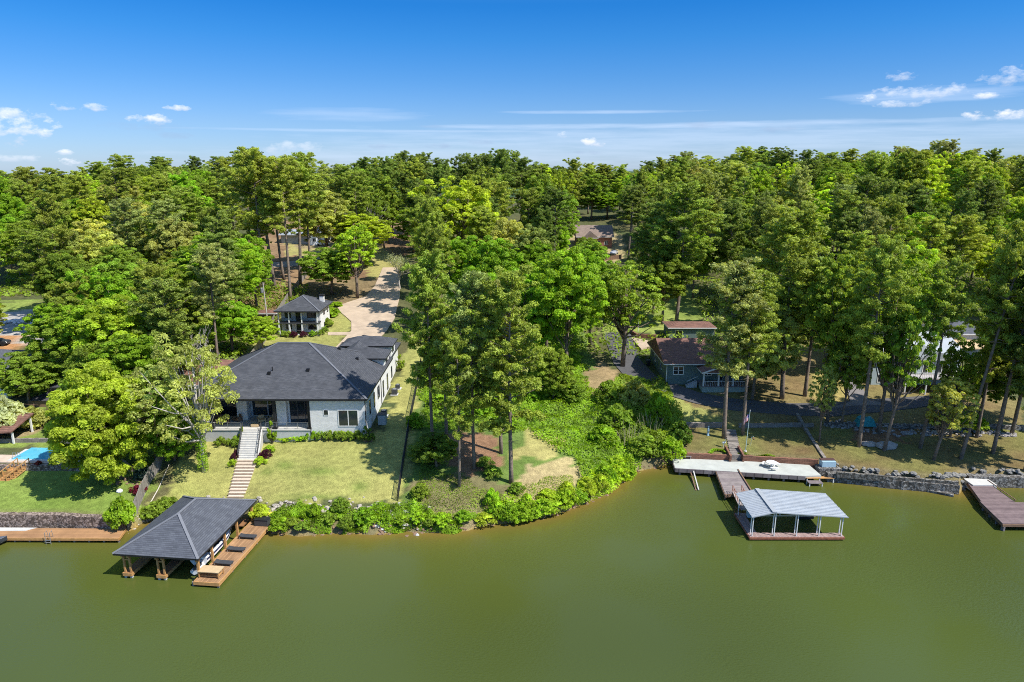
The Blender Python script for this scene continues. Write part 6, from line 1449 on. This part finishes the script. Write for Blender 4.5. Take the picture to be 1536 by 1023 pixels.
window(lh, 1.2, 3.4, 3.1, 4.9, 0, -1, 1, frame=WPAINT, fw=.12); window(lh, 7.2, 9.0, 2.7, 4.8, -2.2, -1, 1, frame=WPAINT, fw=.12); window(lh, 9.6, 11.4, 2.7, 4.8, -2.2, -1, 1, frame=WPAINT, fw=.12); window(lh, 1.0, 3.0, .4, 2.0, 0, -1, 1, frame=WPAINT, fw=.12); window(lh, 6.5, 9.0, .2, 2.1, 0, -1, 1, frame=WPAINT, fw=.12)
p0 = G(1424, 540); t = simple_house('slate_roof_house', 'dark slate-roofed building with tan lower roof behind the lake house', (p0.x, p0.y + 2, p0.z), 8.2, 7, 4.6, STUCCO, SLATEB, .45, None, .5, [(1, 2.4, 2.6, 3.9, 0, -1, 1)])
MB().slab([(.6, -3.6, 2.7), (8.4, -3.6, 2.7), (8.4, -.05, 3.6), (.6, -.05, 3.6)], .16).build('porch_roof', TANW, t); [post(t, x, -3.3, -1, 2.6, .16, WPAINT) for x in (.9, 4.5, 8.1)]
# turquoise tarp
g0 = G(1297, 638); mb = MB(); n_ = 14; q = random.Random(3); vs = []
for j in range(n_):
    for i in range(n_):
        x, y = -1.4 + 2.8 * i / (n_ - 1), -.8 + 1.8 * j / (n_ - 1); e = min(1, min(i, n_ - 1 - i, j, n_ - 1 - j) / 2.2); vs.append((x + q.uniform(-.05, .05), y, e * (1.25 + .22 * math.sin(x * 3.1) * math.cos(y * 4) + q.uniform(-.07, .07)) + (1 - e) * q.uniform(0, .12)))
mb.add(vs, [(j * n_ + i, j * n_ + i + 1, (j + 1) * n_ + i + 1, (j + 1) * n_ + i) for j in range(n_ - 1) for i in range(n_ - 1)]); o = mb.build('tarp', TEAL); o.location = g0; tag(o, 'crumpled turquoise tarp draped over a pile under the right trees', 'tarp'); s_m = o.modifiers.new('solid', 'SOLIDIFY'); s_m.thickness = .03
# fallen pale branch near plank fence
a = G(222, 762); b_ = G(254, 700); mb = MB(); mb.tube([a + Vector((0, 0, .1)), a.lerp(b_, .4) + Vector((.2, 0, .25)), b_ + Vector((0, 0, .3))], [.07, .06, .03], 5); mb.tube([a.lerp(b_, .1) + Vector((0, 0, .2)), a + Vector((1.6, .8, .3))], [.05, .02], 5); o = mb.build('fallen_branch', mat('pale_branch', (.5, .45, .38), .9, .2, 3)); tag(o, 'long pale fallen branch lying beside the plank fence', 'branch')

# ------------------------------------------------------------------ distant wood (stuff)
V = []; xs_ = []
for i in range(900):
    y = random.uniform(350, 560); x = random.uniform(-.85, .85) * y; z = gz(x, y); c = np.array([x, y, z + random.uniform(8, 17)])
    px = proj(x, y, z)[0]; lim = zat(float(sky_y(px)) + 16, y); c[2] = min(c[2], lim - 3)
    V.append(clump_leaves(c, random.uniform(4, 6.5), 70, 1.1, .9))
o = bpy.data.objects.new('distant_wood', card_mesh('distant_wood', V, LEAF)); COL.objects.link(o); o.color = (*TONE['dark'], 1); tag(o, 'far-off wood reading as one mass beyond the ridge', 'wood', kind='stuff')

# ------------------------------------------------------------------ remove unused prototypes
for k, (r, _, _) in PROTO.items():
    if k not in used_proto:
        for c in list(r.children): bpy.data.objects.remove(c)
        bpy.data.objects.remove(r)

# ------------------------------------------------------------------ camera, sun, sky
cam = bpy.data.cameras.new('camera'); co = bpy.data.objects.new('camera', cam); COL.objects.link(co); C.camera = co
cam.lens = 24; cam.sensor_width = 36; cam.clip_end = 12000; cam.clip_start = .5
co.location = (0, 0, CAMH); co.rotation_euler = (math.pi / 2 - PITCH, 0, 0)
sd = Vector((.66, -.34, 1.0)).normalized()
sun = bpy.data.lights.new('sun', 'SUN'); so = bpy.data.objects.new('sun', sun); COL.objects.link(so)
sun.energy = 4.6; sun.angle = R(.5); sun.color = (1, .965, .90); so.rotation_euler = sd.to_track_quat('Z', 'Y').to_euler()
w = bpy.data.worlds.new('World'); C.world = w; w.use_nodes = True; nt = w.node_tree; L = nt.links.new
bg = nt.nodes['Background']; out = nt.nodes['World Output']
sky = nd(nt, 'ShaderNodeTexSky', sky_type='NISHITA'); sky.sun_disc = False; sky.sun_elevation = math.asin(sd.z); sky.sun_rotation = math.atan2(sd.x, sd.y); sky.air_density = 1.0; sky.dust_density = 0.2; sky.ozone_density = 1.5; sky.altitude = 100
tcs = nd(nt, 'ShaderNodeTexCoord'); sxs = nd(nt, 'ShaderNodeSeparateXYZ'); L(tcs.outputs['Generated'], sxs.inputs[0])
rmp = nd(nt, 'ShaderNodeValToRGB'); L(sxs.outputs[2], rmp.inputs[0]); ce = rmp.color_ramp.elements
ce[0].position = 0.0; ce[0].color = (.27, .38, .66, 1); ce[1].position = .7; ce[1].color = (.85, .95, 1, 1)
for ps, cc in ((.06, (.225, .35, .60, 1)), (.115, (.145, .325, .59, 1)), (.165, (.08, .31, .60, 1)), (.206, (.045, .285, .60, 1)), (.40, (.4, .65, .85, 1))):
    e_ = ce.new(ps); e_.color = cc
tint = nd(nt, 'ShaderNodeMix', data_type='RGBA'); tint.blend_type = 'MULTIPLY'; tint.inputs[0].default_value = 1; L(sky.outputs[0], tint.inputs[6]); L(rmp.outputs[0], tint.inputs[7])
L(tint.outputs[2], bg.inputs[0]); bg.inputs[1].default_value = .15
tc = nd(nt, 'ShaderNodeTexCoord'); sx = nd(nt, 'ShaderNodeSeparateXYZ'); L(tc.outputs['Generated'], sx.inputs[0])
def M(op, a, b_=None, c=None, clamp=False):
    n = nd(nt, 'ShaderNodeMath', operation=op); n.use_clamp = clamp
    for i, v in enumerate((a, b_, c)):
        if v is None: continue
        if isinstance(v, (int, float)): n.inputs[i].default_value = v
        else: L(v, n.inputs[i])
    return n.outputs[0]
az = M('ARCTAN2', sx.outputs[0], sx.outputs[1]); el = M('ARCSINE', sx.outputs[2])
cv = nd(nt, 'ShaderNodeCombineXYZ'); L(az, cv.inputs[0]); L(el, cv.inputs[1])
def noise(scale, sxy, det=5, rough=.6):
    mp = nd(nt, 'ShaderNodeMapping'); mp.inputs['Scale'].default_value = (*sxy, 1); L(cv.outputs[0], mp.inputs[0]); n = nd(nt, 'ShaderNodeTexNoise'); n.inputs['Scale'].default_value = scale; n.inputs['Detail'].default_value = det; n.inputs['Roughness'].default_value = rough; L(mp.outputs[0], n.inputs['Vector']); return n.outputs['Fac']
nA = noise(45, (1, 1.8)); nB = noise(9, (1, 14), 5, .6)
nA0 = M('SUBTRACT', nA, .5); nB0 = M('SUBTRACT', nB, .5)
def azel(px, py):
    d = ray(px, py).normalized(); return math.atan2(d.x, d.y), math.asin(d.z)
CL = [(18, 194, 44, 18, .85), (120, 160, 28, 6, .8), (222, 178, 27, 8, .9), (268, 162, 17, 4.5, .8), (70, 200, 12, 6, .9), (98, 229, 12, 4, .8), (100, 243, 15, 6, 1), (20, 172, 30, 9, .7), (888, 213, 19, 8, 1), (842, 202, 8, 5, .7), (1306, 148, 16, 6, .9), (1350, 155, 34, 5, .7),
      (1480, 144, 26, 4, .8), (1504, 172, 36, 8, 1), (1385, 138, 60, 9, .6), (1520, 112, 40, 12, .6), (1345, 115, 20, 7, .55), (440, 222, 50, 9, .35), (20, 237, 40, 5, .45)]
GREYC = [(265, 204, 22, 5, .5), (220, 190, 50, 5, .3), (655, 219, 26, 4, .55), (720, 213, 20, 4, .5), (1175, 194, 34, 4, .5), (1056, 187, 34, 6, .35), (575, 220, 22, 4, .45), (878, 229, 30, 3, .4), (650, 190, 20, 3, .35)]
mask = None; shd = None
for px, py, rx, ry, op in CL:
    a0, e0 = azel(px, py); a_ = M('DIVIDE', M('SUBTRACT', az, a0), rx / F); e_ = M('DIVIDE', M('SUBTRACT', el, e0), ry / F)
    r2 = M('ADD', M('MULTIPLY', a_, a_), M('MULTIPLY', e_, e_)); v = M('SUBTRACT', 1.0, r2); v = M('ADD', M('SUBTRACT', v, .25), M('MULTIPLY', nA0, 6.0)); v = M('MULTIPLY', M('MULTIPLY', v, .8, clamp=True), op)
    mask = v if mask is None else M('MAXIMUM', mask, v)
    s_ = M('MULTIPLY', M('ADD', M('MULTIPLY', e_, .45), .62), v); shd = s_ if shd is None else M('MAXIMUM', shd, s_)
gm_ = None
for px, py, rx, ry, op in GREYC:
    a0, e0 = azel(px, py); a_ = M('DIVIDE', M('SUBTRACT', az, a0), rx / F); e_ = M('DIVIDE', M('SUBTRACT', el, e0), ry / F)
    v = M('ADD', M('SUBTRACT', 1.0, M('ADD', M('MULTIPLY', a_, a_), M('MULTIPLY', e_, e_))), M('MULTIPLY', nA0, 5.0)); v = M('MULTIPLY', M('MULTIPLY', v, .5, clamp=True), op); gm_ = v if gm_ is None else M('MAXIMUM', gm_, v)
st_ = None
for px, py, rx, ry, op in [(900, 168, 150, 3, .4), (640, 197, 380, 2.5, .35), (1060, 188, 460, 5, .5), (1050, 212, 620, 26, .4), (520, 172, 120, 10, .25), (760, 235, 500, 20, .4), (1390, 142, 110, 12, .4)]:
    a0, e0 = azel(px, py); a_ = M('DIVIDE', M('SUBTRACT', az, a0), rx / F); e_ = M('DIVIDE', M('SUBTRACT', el, e0), ry / F)
    v = M('ADD', M('SUBTRACT', 1.0, M('ADD', M('MULTIPLY', a_, a_), M('MULTIPLY', e_, e_))), M('MULTIPLY', nB0, 2.2)); v = M('MULTIPLY', M('MULTIPLY', v, .9, clamp=True), op); st_ = v if st_ is None else M('MAXIMUM', st_, v)
def mixbg(prev, colr_, fac, strength=1.0):
    b2 = nd(nt, 'ShaderNodeBackground'); b2.inputs[0].default_value = (*colr_, 1) if isinstance(colr_, tuple) else (1, 1, 1, 1); b2.inputs[1].default_value = strength
    if not isinstance(colr_, tuple): L(colr_, b2.inputs[0])
    mx = nd(nt, 'ShaderNodeMixShader'); L(fac, mx.inputs[0]); L(prev, mx.inputs[1]); L(b2.outputs[0], mx.inputs[2]); return mx.outputs[0]
s1 = mixbg(bg.outputs[0], (.50, .60, .76), st_); s1 = mixbg(s1, (.26, .34, .50), gm_)
cr = nd(nt, 'ShaderNodeMix', data_type='RGBA'); L(M('DIVIDE', shd, M('MAXIMUM', mask, .01), clamp=True), cr.inputs[0]); cr.inputs[6].default_value = (.36, .44, .58, 1); cr.inputs[7].default_value = (.78, .79, .82, 1)
s1 = mixbg(s1, cr.outputs[2], mask); L(s1, out.inputs['Surface'])
C.view_settings.view_transform = 'Standard'; C.view_settings.look = 'None'; C.view_settings.exposure = .6; C.view_settings.gamma = 1
C.render.engine = 'CYCLES'; C.cycles.max_bounces = 8; C.cycles.diffuse_bounces = 4; C.cycles.glossy_bounces = 2; C.cycles.transmission_bounces = 4; C.cycles.transparent_max_bounces = 4
C.cycles.pixel_filter_type = 'BLACKMAN_HARRIS'; C.cycles.filter_width = 1.0; C.cycles.use_denoising = False; C.cycles.sample_clamp_direct = 6; C.cycles.sample_clamp_indirect = 4; C.cycles.use_adaptive_sampling = True; C.cycles.adaptive_threshold = .015

# more bank rocks on the right shore
rocks('seawall_rocks', [(1250, 722), (1300, 726), (1390, 735), (1445, 741)], 150, mat('dark_rock', (.20, .19, .17), .9, .35, 3, .5), 'dark broken rocks at the foot of the right seawall', .2, .5, .3, 21)
rocks('seawall_rocks', [(1458, 724), (1500, 728), (1560, 731)], 60, MATS['dark_rock'], 'dark rocks at the foot of the seawall beyond the brown dock', .2, .45, .3, 22)
